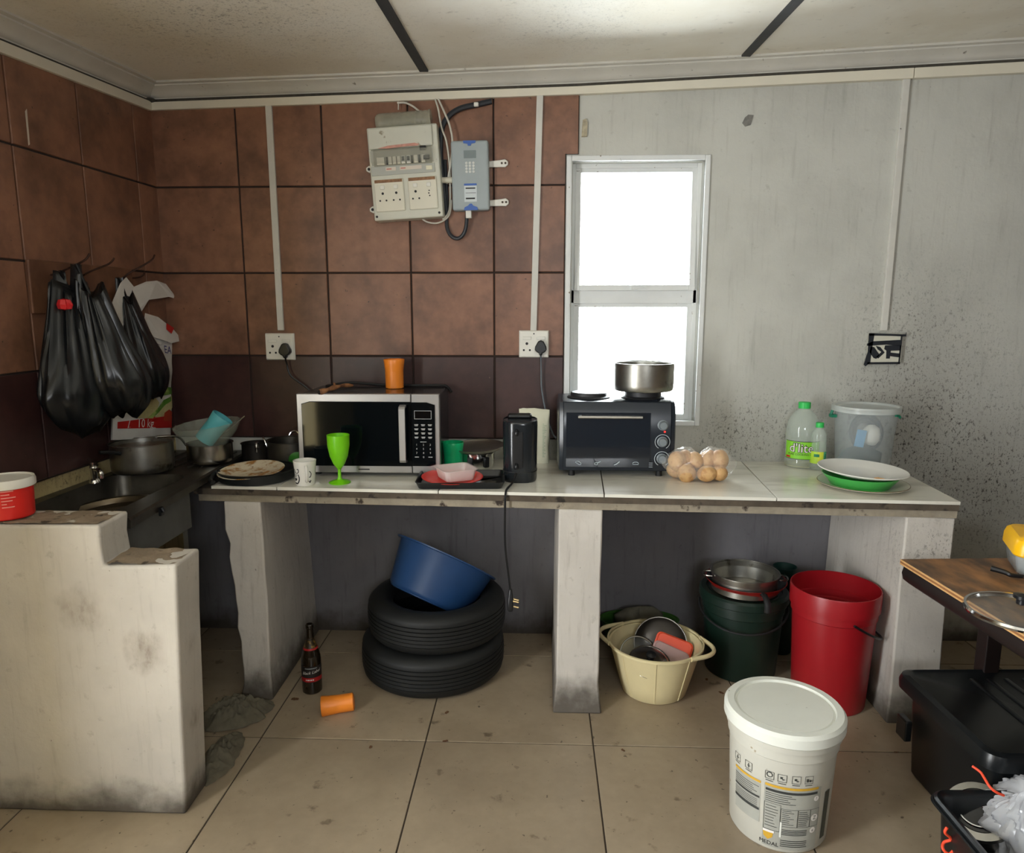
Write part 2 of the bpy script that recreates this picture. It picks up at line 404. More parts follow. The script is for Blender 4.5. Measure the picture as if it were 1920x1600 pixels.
# --- floor
m = M(); m.box(-2.1, RIGHT_X, FRONT_Y, 0, -.06, -.003)
floor = struct(obj('floor', m, FGROUT, smooth=0))
FXL = [-2.13, -1.553, -.970, -.388, .195, .777, 1.36, 1.943, RIGHT_X]; FYL = [0, -.222, -.85, -1.433, -2.016, -2.6, -3.183, -3.766, FRONT_Y]
for i in range(8):
    for j in range(8):
        w = FXL[i+1]-FXL[i]-.005; h = FYL[j]-FYL[j+1]-.005; key = ('F', round(w, 3), round(h, 3))
        if key not in cache:
            mm = M(); e = .0015
            mm.loft([[(0, 0, -.01), (w, 0, -.01), (w, h, -.01), (0, h, -.01)], [(0, 0, -.001), (w, 0, -.001), (w, h, -.001), (0, h, -.001)], [(e, e, 0), (w-e, e, 0), (w-e, h-e, 0), (e, h-e, 0)]])
            cache[key] = mesh_of('floor_tile', mm, FLOORT, smooth=0)
        link('floor_tile', cache[key], floor, (FXL[i]+.0025, FYL[j+1]+.0025, 0))
# --- ceiling boards, joint strips, cornice, trunking
CXB = [(-1.9, 2.397), (-.48, 2.431), (.79, 2.472), (RIGHT_X+.1, 2.562)]
def cz(x, y):
    for (a, za), (b, zb) in zip(CXB, CXB[1:]):
        if x <= b or b > 2: return za+(zb-za)*(x-a)/(b-a)+.05*(y+.09)
m = M(); m.hexa([(-2.2, -4.6, 2.40), (RIGHT_X+.2, -4.6, 2.52), (RIGHT_X+.2, .2, 2.70), (-2.2, .2, 2.62), (-2.2, -4.6, 2.46), (RIGHT_X+.2, -4.6, 2.56), (RIGHT_X+.2, .2, 2.76), (-2.2, .2, 2.70)])
ceiling = struct(obj('ceiling', m, CEIL, smooth=0))
for (a, za), (b, zb) in zip(CXB, CXB[1:]):
    for y0, y1 in ((-2.5, .02), (FRONT_Y-.1, -2.504)):
        mm = M(); p = [(a+.004, y0), (b-.004, y0), (b-.004, y1), (a+.004, y1)]
        def zz(x, y): return (za if x < (a+b)/2 else zb)+.05*(y+.09)
        mm.hexa([(x, y, zz(x, y)) for x, y in p]+[(x, y, zz(x, y)+.008) for x, y in p])
        obj('ceiling_board', mm, CEIL, ceiling, smooth=0)
STRIP = pm('joint_strip_black', rgb(38, 40, 44), .6, var=.3, vs=30)
for (xa, za) in CXB[1:3]:
    mm = M(); y0, y1 = FRONT_Y, -.06; w = .017
    mm.hexa([(xa-w+(-.012), y0, za+.05*(y0+.09)-.007), (xa+w-.012, y0, za+.05*(y0+.09)-.007), (xa+w+.012, y1, za+.05*(y1+.09)-.007), (xa-w+.012, y1, za+.05*(y1+.09)-.007),
             (xa-w-.012, y0, za+.05*(y0+.09)+.002), (xa+w-.012, y0, za+.05*(y0+.09)+.002), (xa+w+.012, y1, za+.05*(y1+.09)+.002), (xa-w+.012, y1, za+.05*(y1+.09)+.002)])
    obj('joint_strip', mm, STRIP, ceiling, smooth=0)
def cornice_profile(zb, zt, d=.085):
    h = zt-zb
    P = [(0, 0), (.013, 0), (.013, .16), (.02, .19), (.028, .34), (.042, .52), (.060, .66), (.068, .72), (.068, .80), (d, .84), (d, 1.0), (0, 1.0)]
    return [(o, zb+h*t) for o, t in P]
m = M(); rings = []
for x in (-1.72, -1.2, -.48, .155, .79, 1.49, RIGHT_X):
    rings.append([(x, -o, z) for o, z in cornice_profile(trt(x)+.008, cz(x, -.09)+.002)])
m.loft(rings); tm = struct(obj('trim_1', m, CORN, smooth=40)); tm['label'] = 'white cornice between tiled wall and ceiling'
m = M(); rings = []
for y in (.0, -1, -2, -3, -4.4):
    rings.append([tuple(LW(o, y, z)) for o, z in cornice_profile(trl(y)+.04, cz(-1.58, y)+.004)])
m.loft(rings); struct(obj('trim_2', m, CORN, smooth=40))
m = M(); g = .018
m.loft([[(x, 0, trb(x)+.02), (x, -g, trb(x)+.02), (x, -g, trt(x)+.012), (x, 0, trt(x)+.012)] for x in (-1.7, .155, 1.49, RIGHT_X)])
m.loft([[tuple(LW(o, y, z)) for o, z in ((0, trl(y)+.02), (g, trl(y)+.02), (g, trl(y)+.044), (0, trl(y)+.044))] for y in (0, -4.4)])
struct(obj('trim_3', m, SOOT, smooth=0))
m = M()
m.loft([[(x, 0, trb(x)), (x, -.026, trb(x)), (x, -.026, trt(x)), (x, 0, trt(x))] for x in (-1.645, .155, 1.483)])
struct(obj('trim_4', m, TRUNK, smooth=0, bevel=.002))
m = M()
m.loft([[(x, 0, trb(x)), (x, -.026, trb(x)), (x, -.026, trt(x)), (x, 0, trt(x))] for x in (1.486, RIGHT_X)])
struct(obj('trim_5', m, TRUNK, smooth=0, bevel=.002))
m = M()
m.loft([[tuple(LW(o, y, z)) for o, z in ((0, trl(y)), (.026, trl(y)), (.026, trl(y)+.036), (0, trl(y)+.036))] for y in (-.026, -4.4)])
struct(obj('trim_6', m, TRUNK, smooth=0, bevel=.002))
# dark hole at the cornice corner
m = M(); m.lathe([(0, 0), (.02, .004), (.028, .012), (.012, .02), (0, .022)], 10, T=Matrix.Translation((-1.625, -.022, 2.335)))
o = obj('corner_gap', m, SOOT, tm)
# --- window
win = bpy.data.objects.new('window_1', None); col.objects.link(win); struct(win); win['label'] = 'narrow white steel window with two stacked panes'
def frame_rect(mm, x0, x1, z0, z1, w, ya, yb, mi=0):
    mm.box(x0, x0+w, ya, yb, z0, z1, mi); mm.box(x1-w, x1, ya, yb, z0, z1, mi); mm.box(x0+w, x1-w, ya, yb, z0, z0+w, mi); mm.box(x0+w, x1-w, ya, yb, z1-w, z1, mi)
m = M(); frame_rect(m, WX0-.027, WX1+.022, WZ0-.012, WZ1+.022, .022, -.010, .012)
obj('plaster_bead', m, FRAMEW, win, smooth=0, bevel=.004)
m = M(); frame_rect(m, WX0-.006, WX1+.004, WZ0-.006, WZ1+.004, .022, .055, .10); m.box(WX0, WX1, .055, .10, 1.512, 1.572)
obj('window_frame', m, FRAMEW, win, smooth=0, bevel=.003)
SX0, SX1 = WX0+.014, WX1-.014
def sash(z0, z1, ang):
    mm = M(); frame_rect(mm, SX0, SX1, z0-z1, 0, .024, -.012, .018)
    s = obj('window_sash', mm, FRAMEW, win, loc=(0, .075, z1), rot=(ang, 0, 0), smooth=0, bevel=.002)
    g = M(); g.box(SX0+.022, SX1-.022, .002, .005, z0-z1+.022, -.022)
    obj('pane', g, GLASS, s, smooth=0)
    h = M(); h.box((SX0+SX1)/2-.012, (SX0+SX1)/2+.012, -.03, -.012, z0-z1+.004, z0-z1+.016); h.tube([((SX0+SX1)/2, -.026, z0-z1+.01), ((SX0+SX1)/2+.05, -.03, z0-z1+.012)], .004, 6)
    obj('catch', h, FRAMEW, s, smooth=0)
gm = bpy.data.materials.new('window_glass'); gm.use_nodes = True; GLASS = gm
nt = gm.node_tree; nt.nodes.clear()
oo = nt.nodes.new('ShaderNodeOutputMaterial'); mx = nt.nodes.new('ShaderNodeMixShader'); tr = nt.nodes.new('ShaderNodeBsdfTransparent'); gl = nt.nodes.new('ShaderNodeBsdfGlossy')
gl.inputs['Roughness'].default_value = .02; tr.inputs[0].default_value = (.96, .98, .98, 1)
fr = nt.nodes.new('ShaderNodeFresnel'); fr.inputs[0].default_value = 1.45
nt.links.new(fr.outputs[0], mx.inputs[0]); nt.links.new(tr.outputs[0], mx.inputs[1]); nt.links.new(gl.outputs[0], mx.inputs[2]); nt.links.new(mx.outputs[0], oo.inputs[0])
sash(1.566, 2.084, R(-3)); sash(1.002, 1.520, R(-1.5))
# ================================================================== COUNTER, LOW WALL, SINK
def cfy(x): return -.584-.0452*(x-.0)           # front edge of the counter (slightly out of square)
def lerp(a, b, t): return a+(b-a)*t
ct = thing('masonry_counter', 'long built-in concrete counter on plastered piers, topped with white marble-look tiles', 'counter')
def slab(mm, z0, z1, inset, xl, xr=1.467, mi=0):
    n = 40; top = []; bot = []
    fr = []
    for i in range(n+1):
        x = lerp(xl, xr, i/n); j = .005*mnoise.noise(Vector((x*9, z0*30, 1))) ; fr.append((x, cfy(x)+inset+j))
    poly = fr+[(xr+.045, -.006), (xl, -.006)]
    mm.prism(poly, z0, z1, 'z')
m = M(); slab(m, .764, .792, .012, -1.30); obj('slab', m, CEMENT, ct, smooth=0)
m = M(); slab(m, .792, .8155, .003, -1.312); obj('mortar_bed', m, MORTAR, ct, smooth=0)
CTX = [(-1.243, -1.25), (-.985, -.985), (-.37, -.37), (.238, .268), (.846, .892), (1.470, 1.512)]
for (a, a2), (b, b2) in zip(CTX, CTX[1:]):
    g = .002; mm = M(); e = .0012
    def q(s, z): return [(a+g+s, cfy(a)+s, z), (b-g-s, cfy(b)+s, z), (b2-g-s, -.006-s, z), (a2+g+s, -.006-s, z)]
    mm.loft([q(0, .8155), q(0, ZC-e), q(e, ZC)])
    obj('counter_tile', mm, MARBLE, ct, smooth=0)
def pier(name, tf, bf, yb=-.006, rough=0):
    """tf/bf: (x0,x1,y) of the front face at the top and at the floor"""
    mm = M(); n = 14; rings = []
    for k in range(n+1):
        t = k/n; z = .764*(1-t)
        x0 = lerp(tf[0], bf[0], t); x1 = lerp(tf[1], bf[1], t); y = lerp(tf[2], bf[2], t**1.6)
        j = lambda s: .004*mnoise.noise(Vector((z*7, s, 3)))
        r0 = rough*(abs(mnoise.noise(Vector((z*11, 5, 2))))+.5*abs(mnoise.noise(Vector((z*29, 8, 2)))))
        flare = .012*max(0, t-.86)/.14
        rings.append([(x0+r0-flare, y+j(0)-flare, z), (lerp(x0, x1, .5), y+j(4)-flare, z), (x1+j(9)+flare, y+j(2)-flare, z), (x1+j(7)+flare*.5, yb, z), (x0+j(5)-flare*.5, yb, z)])
    mm.loft(rings[::-1])
    return obj(name, mm, W_PIER, ct, smooth=30, bevel=.006)
pier('pier', (-1.215, -1.060, -.522), (-1.135, -1.03, -.60), rough=.022)
pier('pier', (.075, .235, -.585), (.07, .228, -.648))
pier('pier', (1.300, 1.470, -.630), (1.282, 1.455, -.668))
# --- scratch on the left tiles
m = M(); q_ = onL(45, 240, .0); m.prism([(-.004, -.055), (.003, -.05), (.006, .06), (-.003, .05)], .0112, .0118, 'x'); obj('scratch', m, pm('raw_chip', rgb(196, 184, 168), .8), wall_left, loc=(0, q_.y, q_.z), smooth=0)
# --- stepped low wall
pw = thing('low_wall', 'stepped whitewashed masonry half wall screening the end of the sink', 'low wall')
m = M(); rings = []
def lowpoly(t, y): # t 0 front 1 back
    pts = [(-1.74, 0), (-1.046, 0), (-1.044, .04), (-1.036, .3), (-1.022, .6), (-1.014, .782), (-1.12, .779), (-1.222, .775), (-1.226, .84), (-1.224, .893), (-1.45, .893), (-1.74, .891)]
    out = []
    for i, (x, z) in enumerate(pts):
        j = .006*mnoise.noise(Vector((x*14, z*14, y*10)))
        out.append((x+(j if 1 < i < 10 else 0), y, z+(j if 4 < i < 11 else 0)))
    return out
for k in range(7):
    y = lerp(-1.242, -1.10, k/6); rings.append(lowpoly(k/6, y))
m.loft(rings); obj('masonry', m, W_LOW, pw, smooth=25, bevel=.009, seg=3)
CAPM = pm('worn_cement_top', rgb(138, 122, 102), .9, var=.3, vs=18, spots=[(rgb(62, 52, 42), 22, .58, .1), (rgb(196, 190, 176), 12, .63, .06)], bump=.8, bs=50)
m = M()
def cap(u, v): 
    x = lerp(-1.73, -1.232, u); y = lerp(-1.235, -1.107, v); return (x, y, .893+.006*mnoise.noise(Vector((x*30, y*30, 0)))+.003)
m.grid(cap, 40, 12)
def cap2(u, v):
    x = lerp(-1.218, -1.022, u); y = lerp(-1.235, -1.107, v); return (x, y, .779+.005*mnoise.noise(Vector((x*30, y*30, 4)))+.003)
m.grid(cap2, 20, 12); obj('worn_top', m, CAPM, pw, smooth=60, recalc=False)
# --- sink unit
ZS = .865
sk = thing('sink_unit', 'grimy stainless steel sink top with rectangular bowl and ribbed draining board', 'sink')
SXW, SXF = -1.672, -1.262; SY0, SY1 = -1.10, -.04
def sxf(y): return -1.232-.062*(y+1.1)
bx, by, bw, bh = -1.475, -.765, .30, .52
inner = rrect(bw, bh, .07, 6, bx, by); n = len(inner)
outer = []
for (x, y) in inner:
    dx, dy = x-bx, y-by
    s = min((.178/abs(dx)) if abs(dx) > 1e-6 else 9, (.325/abs(dy)) if abs(dy) > 1e-6 else 9)
    outer.append((bx+dx*s, by+dy*s))
m = M()
m.loft([[(x, y, ZS) for x, y in outer], [(x, y, ZS-.001) for x, y in inner], [(bx+(x-bx)*.97, by+(y-by)*.98, ZS-.02) for x, y in inner],
        [(bx+(x-bx)*.9, by+(y-by)*.93, ZS-.13) for x, y in inner], [(bx+(x-bx)*.75, by+(y-by)*.8, ZS-.15) for x, y in inner], [(bx+(x-bx)*.05, by+(y-by)*.05, ZS-.153) for x, y in inner]], caps=False)
obj('bowl', m, DIRTYSTEEL, sk, smooth=50, recalc=False)
m = M(); ya = by+.325
m.box(bx-.155, bx+.178, ya, SY1, ZS-.004, ZS)
for k in range(6):
    x = bx-.14+k*.055; m.tube([(x, ya+.05, ZS), (x+.01, SY1-.05, ZS+.001)], .006, 6)
m.prism([(-1.642+SK*(SY0+.02), SY0+.02), (bx-.150, SY0+.02), (bx-.150, SY1), (-1.642+SK*SY1, SY1)], ZS-.004, ZS+.0005)
obj('draining_board', m, DIRTYSTEEL, sk, smooth=40)
m = M()
m.loft([[(sxf(y)-.06, y, ZS+.001), (sxf(y), y, ZS+.003), (sxf(y)+.006, y, ZS-.004), (sxf(y)+.004, y, ZS-.030), (sxf(y)-.002, y, ZS-.030), (sxf(y)-.06, y, ZS-.004)] for y in (SY0+.015, -.8, -.4, SY1)])
obj('front_lip', m, DIRTYSTEEL, sk, smooth=30)
m = M(); m.box(-1.285, -1.27, -1.098, -.64, .70, ZS-.03); obj('apron', m, pm('dark_grey_apron', rgb(84, 84, 80), .6, var=.3, vs=8), sk, smooth=0)
m = M(); m.box(sxf(-.9)+.004, sxf(-.9)+.012, -.905, -.885, ZS-.045, ZS-.018); m.tube([(sxf(-.9)+.01, -.895, ZS-.02), (sxf(-.9)+.018, -.895, ZS-.032)], .006, 8); obj('clip', m, BLACK, sk)
m = M()  # supporting ledge under sink, hidden in the dark
m.prism([(-1.678, -1.098), (-1.64, -1.098), (-1.61, -.03), (-1.642, -.03)], .80, ZS-.005); m.box(-1.62, -1.32, -.035, -.02, .8, ZS-.005); obj('ledge', m, MORTAR, sk, smooth=0)
# tap
tp = thing('sink_tap', 'small chrome pillar tap at the back of the sink', 'tap', onz(178, 905, ZS+.001))
m = M(); m.lathe([(0, 0), (.02, 0), (.018, .01), (.012, .016), (.011, .05), (.013, .056), (.011, .062), (0, .062)], 16); obj('body', m, CHROME, tp)
m = M(); m.tube([(0, 0, .045), (.02, -.012, .052), (.04, -.024, .045), (.046, -.028, .022)], .0075, 10, smooth=4); obj('spout', m, CHROME, tp)
m = M(); m.tube([(-.022, .012, .084), (.02, -.01, .066)], .006, 8); m.lathe([(0, .058), (.012, .06), (.011, .075), (0, .08)], 12); obj('handle', m, CHROME, tp)
# round tray in the bowl
tr_ = onz(205, 938, ZS-.06)
m = M(); m.lathe(wall_profile([(.11, 0), (.15, .012), (.158, .028), (.168, .030)], .003), 48)
tag(obj('steel_basin', m, pm('brown_water_steel', rgb(96, 84, 66), .35, .8, var=.3, vs=8), loc=(-1.475, -.80, ZS-.085), rot=(R(3), R(-4), 0)), 'shallow round steel basin lying inside the sink bowl', 'basin')
# ================================================================== ON / ABOVE THE SINK
def pot(name, label, cat, loc, r, h, mat, flare=1.0, rim=.004, wall=.004, rot=0, handles=None, long=None, hm=None, zrim=1):
    t = thing(name, label, cat, loc, rot)
    mm = M(); pr = [(r*.94*flare, 0), (r*.985*flare, h*.06), (r, h*.22), (r, h-.004), (r+rim, h-.002), (r+rim, h)]
    mm.lathe(wall_profile(pr, wall), 48); obj('body', mm, mat, t)
    if handles:
        for a in handles:
            mm = M(); ca, sa = math.cos(a), math.sin(a)
            pts = []
            for k in range(9):
                q = PI*k/8; u = r-.003+.042*math.sin(q)**.7; w = .035*math.cos(q)
                pts.append((u*ca-w*sa, u*sa+w*ca, h*.82+.01*math.sin(q)))
            mm.tube(pts, .0045, 8); obj('handle', mm, hm or STEEL, t)
    return t
# large aluminium pot with dirty inside
p = onz(258, 890, ZS)
tp = pot('cooking_pot', 'large dull aluminium cooking pot on the draining board', 'pot', (-1.535, -.462, ZS+.008), .112, .110, ALU)
m = M(); m.lathe([(0, .090), (.05, .093), (.1065, .092), (.107, .088), (0, .086)], 40); obj('food_residue', m, pm('brown_residue', rgb(84, 68, 50), .35, var=.4, vs=30), tp)
m = M(); m.tube([(-.02, -.110, .085), (-.03, -.150, .098), (-.05, -.185, .104)], .007, 8, smooth=4); obj('handle', m, BLACKM, tp)
# small saucepan, handle to the left
sp = pot('saucepan', 'small stainless saucepan with a long flat handle, holding a glass bowl', 'saucepan', (-1.345, -.300, ZS+.008), .088, .078, STEEL)
m = M(); m.tube([(-.080, -.035, .070), (-.100, -.060, .112), (-.150, -.125, .122)], lambda t: .006+.004*t, 10, smooth=4, flat=.55); obj('handle', m, STEEL, sp)
GLASSB = pm('smoky_glass', rgb(196, 206, 190), .06, alpha=.17, spec=.8)
m = M()
def flute(p, a, r, z): s = 1+.03*math.cos(a*16)*min(1, z/.05); return (p[0]*s, p[1]*s, p[2])
m.lathe(wall_profile([(.05, 0), (.075, .012), (.105, .045), (.122, .075), (.128, .092)], .004), 64, fn=flute)
tag(obj('glass_bowl', m, GLASSB, loc=(-1.338, -.305, ZS+.075), rot=(R(4), R(-5), 0)), 'fluted clear glass bowl resting in the small saucepan', 'bowl')
TURQ = pm('turquoise_plastic', rgb(96, 186, 196), .4, var=.1, vs=20)
def tumbler(mm, r0, r1, h, t=.0025, n=40, rimband=True):
    pr = [(r0*.96, 0), (r0, .003), (lerp(r0, r1, .8), h*.8)]
    if rimband: pr += [(lerp(r0, r1, .82)+.0012, h*.815)]
    pr += [(r1+.0008, h-.002), (r1, h)]
    mm.lathe(wall_profile(pr, t), n)
m = M(); tumbler(m, .032, .044, .125, rimband=False)
tag(obj('tumbler', m, TURQ, loc=(-1.350, -.338, ZS+.098), rot=(R(-10), R(38), 0)), 'turquoise plastic tumbler tipped over in the glass bowl', 'cup')
m = M(); m.tube([(-1.32, -.28, ZS+.10), (-1.245, -.26, ZS+.16), (-1.213, -.25, ZS+.188)], .003, 8)
tag(obj('spoon', m, STEEL), 'thin metal spoon handle sticking out of the glass bowl', 'spoon')
# pots behind, against the tiles
pp = pot('cooking_pot', 'dented aluminium pot with two loop handles behind the frying pan', 'pot', (-1.072, -.128, ZC+.001), .098, .105, DIRTYSTEEL, hm=CHROME)
for a in (R(205), R(100)):
    m = M(); ca, sa = math.cos(a), math.sin(a); m.tube([((.098+.012*math.sin(q))*ca-.026*math.cos(q)*sa, (.098+.012*math.sin(q))*sa+.026*math.cos(q)*ca, .085+.040*math.sin(q)) for q in [PI*k/10 for k in range(11)]], .0038, 8); obj('handle', m, CHROME, pp)
kp = pot('dark_pan', 'sooty dark saucepan standing between the glass bowl and the loop-handled pot', 'saucepan', (-1.238, -.098, ZC+.001), .058, .085, pm('sooty_metal', rgb(44, 40, 36), .55, .5, var=.4, vs=14))
m = M(); m.tube([(.03, -.048, .075), (.036, -.07, .098), (.04, -.09, .09), (.042, -.095, .06)], .006, 8, smooth=4); obj('handle', m, CHROME, kp)
m = M(); m.lathe([(0, 0), (.03, .002), (.040, .008), (.03, .011), (0, .012)], 28)
tag(obj('green_saucer', m, pm('green_lid_plastic', rgb(52, 120, 40), .4), loc=(-.995, -.262, ZC+.040), rot=(R(-70), 0, R(10))), 'small green plastic saucer leaning against the loop-handled pot beside the microwave', 'saucer')
# frying pan with plate
pc = onz(483, 888, ZC+.03)
fp = thing('frying_pan', 'black non-stick frying pan with a used plate in it', 'frying pan', (-1.112, -.405, ZC+.001), R(0))
m = M(); m.lathe(wall_profile([(.105, 0), (.118, .006), (.147, .040), (.150, .042)], .004), 48); obj('body', m, pm('nonstick_black', rgb(22, 26, 27), .35), fp)
m = M(); m.tube([(-.135, -.035, .034), (-.11, -.14, .014), (-.075, -.118, .010)][:1]+[(-.145, -.055, .030), (-.14, -.10, .016), (-.12, -.125, .012)], .010, 10, smooth=4, flat=.7); obj('handle', m, BLACKM, fp)
m = M(); m.lathe([(0, .004), (.07, .004), (.085, .009), (.122, .017), (.126, .019), (.124, .0205), (.085, .0125), (.07, .0075), (0, .0075)], 56)
STAINP = pm('sauce_stained_ceramic', rgb(226, 214, 188), .25, c2=rgb(176, 130, 78), c2amt=.56, c2s=26, c2w=.10, spots=[(rgb(110, 66, 30), 40, .66, .06)])
tag(obj('dinner_plate', m, STAINP, loc=(-1.125, -.425, ZC+.022), rot=(R(5), R(-1.5), 0)), 'cream plate smeared with brown sauce lying in the frying pan', 'plate')
# red tub
rt = thing('plastic_tub', 'red plastic tub with white lid on top of the low wall', 'tub', (-1.53, -1.172, .899))
m = M(); m.lathe([(0, 0), (.060, 0), (.063, .004), (.066, .10), (0, .10)], 40); obj('body', m, pm('red_plastic', rgb(216, 40, 34), .35), rt)
m = M(); m.lathe([(0, .096), (.071, .088), (.073, .09), (.073, .106), (.070, .114), (.064, .114), (.062, .111), (0, .111)], 40); obj('lid', m, WHITE, rt)
def cylfn(r, z0, a0, taper=0):
    """wrap flat text/art (x along the circumference, y up) around a vertical cylinder"""
    def f(p):
        rr = r+taper*p.y; a = a0+p.x/r
        return Vector((rr*math.cos(a), rr*math.sin(a), z0+p.y))
    return f
def wraprect(mm, x0, x1, y0, y1, fn, mi=0, n=None, k=2):
    n = n or max(2, int(abs(x1-x0)/.012)+1)
    mm.grid(lambda u, v: tuple(fn(Vector((lerp(x0, x1, u), lerp(y0, y1, v), 0)))), n, k, mi)
m = M(); f = cylfn(.0664, .0, R(-55), .02)
for i, w in enumerate((.03, .02, .034, .026, .012, .03)): wraprect(m, -.012, w-.012, .083-i*.009, .086-i*.009, f)
obj('print', m, pm('faint_white_print', rgb(236, 150, 140), .5), rt, recalc=False)

# ================================================================== HOOKS AND BAGS ON THE LEFT WALL
RUST = pm('rusty_wire', rgb(66, 44, 34), .6, .5, var=.4, vs=60)
def rack(label, root, hooks, board=None):
    t = thing('wire_hook_rack', label, 'hook rack', root)
    if board:
        mm = M(); mm.box(*board); obj('backing_board', mm, BOARD, t, rot=LROT, smooth=0, bevel=.004)
    for h in hooks:
        mm = M(); mm.tube([Vector(p)-root for p in h], .0035, 6, smooth=4); obj('hook', mm, RUST, t)
    return t
BOARD = pm('brown_board', rgb(120, 82, 58), .5, c2=rgb(92, 60, 44), c2amt=.5, c2s=9, c2w=.2, var=.15, vs=30)
def WP(x, y, off): return onL(x, y, off)
r1 = WP(90, 515, .012)
rack('wire hook rack on a brown board holding the two large black bags', r1,
     [[WP(90, 517, .014), WP(108, 512, .05), WP(140, 498, .12), WP(160, 487, .16), WP(168, 476, .17)],
      [WP(150, 520, .014), WP(172, 508, .06), WP(200, 497, .11), WP(210, 490, .13), WP(214, 484, .135)]],
     board=(.0, .012, -.10, .46, -.13, .045))
r2 = WP(188, 524, .012)
rack('wire hook rack nearest the corner, holding the smaller black bag', r2,
     [[WP(186, 524, .014), WP(215, 523, .02), WP(255, 521, .016), WP(268, 516, .03), WP(271, 510, .03)],
      [WP(225, 528, .014), WP(240, 514, .05), WP(270, 497, .09), WP(285, 487, .11), WP(290, 478, .115)]])
m = M(); m.box(.011, .03, -.02, .02, -.15, .06)
BAGM = pm('black_polythene', rgb(20, 22, 24), .30, var=.2, vs=12, bump=.35, bs=18, stretch=(1, 1, .35))
def bag(label, top, zt, zb, rx, ry, cdx, seed, straps, lean=(0, 0), neck=.45):
    """carrier bag: pleated pouch hanging under its two gathered handles. top = hook point"""
    t = thing('carrier_bag', label, 'bag', (top.x, top.y, zb))
    H = zt-zb; mm = M(); n = 96; rings = []; L = 26
    for k in range(L+1):
        v = k/L; z = H*v
        env = .35+.65*math.sin(min(1, v/.30)*PI/2)**.6 if v < .30 else 1-(1-neck)*((v-.30)/.70)**1.05
        ring = []
        for i in range(n):
            a = 2*PI*i/n
            fold = .10*mnoise.noise(Vector((math.cos(a)*3+seed, math.sin(a)*3, v*1.2)))+.16*mnoise.noise(Vector((math.cos(a)*7+seed, math.sin(a)*7, v*.9)))+.09*mnoise.noise(Vector((math.cos(a)*15, math.sin(a)*15+seed, v*.7)))
            fold *= .35+.9*v
            cr = .17*mnoise.noise(Vector((math.cos(a)*2.2+seed, math.sin(a)*2.2, z*9)))*(1-v*.6)
            s = env*(1+fold+cr)
            ph = math.atan2(straps[0][1]-straps[1][1], straps[0][0]-straps[1][0]); rise = max(0, (v-.6)/.4)**1.5*.055*abs(math.cos(a-ph))**3
            drop = rise+.012*mnoise.noise(Vector((math.cos(a)*3, math.sin(a)*3+seed, 1)))
            ring.append((cdx[0]*(1-v)+lean[0]*v+rx*s*math.cos(a), cdx[1]*(1-v)+lean[1]*v+ry*s*math.sin(a), z+drop+(.02*(math.sin(a*3+seed)) if k == 0 else 0)))
        rings.append(ring)
    mm.loft(rings); obj('pouch', mm, BAGM, t, smooth=80)
    hz = top.z-zb
    for (ax, ay, w) in straps:
        s = M(); nseg = 10; rr = []
        for k in range(nseg+1):
            v = k/nseg; x = lerp(ax, 0, v**.8); y = lerp(ay, 0, v**.8); z = lerp(H*.90, hz+.006, v); ww = lerp(w, .016, v**.7)
            d = Vector((-ay, ax, 0)); d = d.normalized() if d.length > 1e-6 else Vector((1, 0, 0))
            ring = []
            for i in range(10):
                q = 2*PI*i/10
                ring.append((x+d.x*ww*math.cos(q)+.004*math.sin(i*2.3)+(.006*math.sin(q))*d.y, y+d.y*ww*math.cos(q)+.006*math.sin(q)*d.x*-1, z+.004*math.sin(i*1.7)))
            rr.append(ring)
        s.loft(rr); obj('strap', s, BAGM, t, smooth=80)
    return t
t1 = WP(112, 512, .06); t2 = WP(143, 500, .125); t3 = WP(222, 525, .03)
z1 = WP(110, 556, .09).z; zb1 = WP(150, 806, .10).z
bA = bag('big matt black carrier bag nearest the camera, red wrapper showing at its top', t1, z1, zb1, .082, .175, (.058, -.03), 1.3, [(.03, .035, .03), (.02, -.035, .03)], (.03, .0), neck=.44)
z2 = WP(150, 556, .17).z; zb2 = WP(230, 770, .16).z
bB = bag('shiny creased black carrier bag hanging in front of the others', t2, z2, zb2, .115, .115, (.07, .07), 4.4, [(.04, .03, .022), (.0, -.02, .024)], (.022, .022), neck=.36)
z3 = WP(240, 572, .06).z; zb3 = WP(285, 738, .06).z
bC = bag('smaller black carrier bag hanging nearest the corner', t3, z3, zb3, .075, .115, (.06, .07), 7.7, [(.025, .03, .022), (.008, -.01, .02)], (.015, .02), neck=.28)
m = M(); m.lathe([(0, 0), (.018, .004), (.022, .018), (.016, .034), (0, .038)], 14, fn=lambda p, a, r, z: (p[0]*(1+.25*math.sin(a*5)), p[1]*(1+.25*math.sin(a*4+1)), p[2]))
tag(obj('red_wrapper', m, pm('red_foil', rgb(206, 34, 40), .25), loc=WP(121, 582, .125)), 'crumpled red wrapper poking out of the large black bag', 'wrapper')
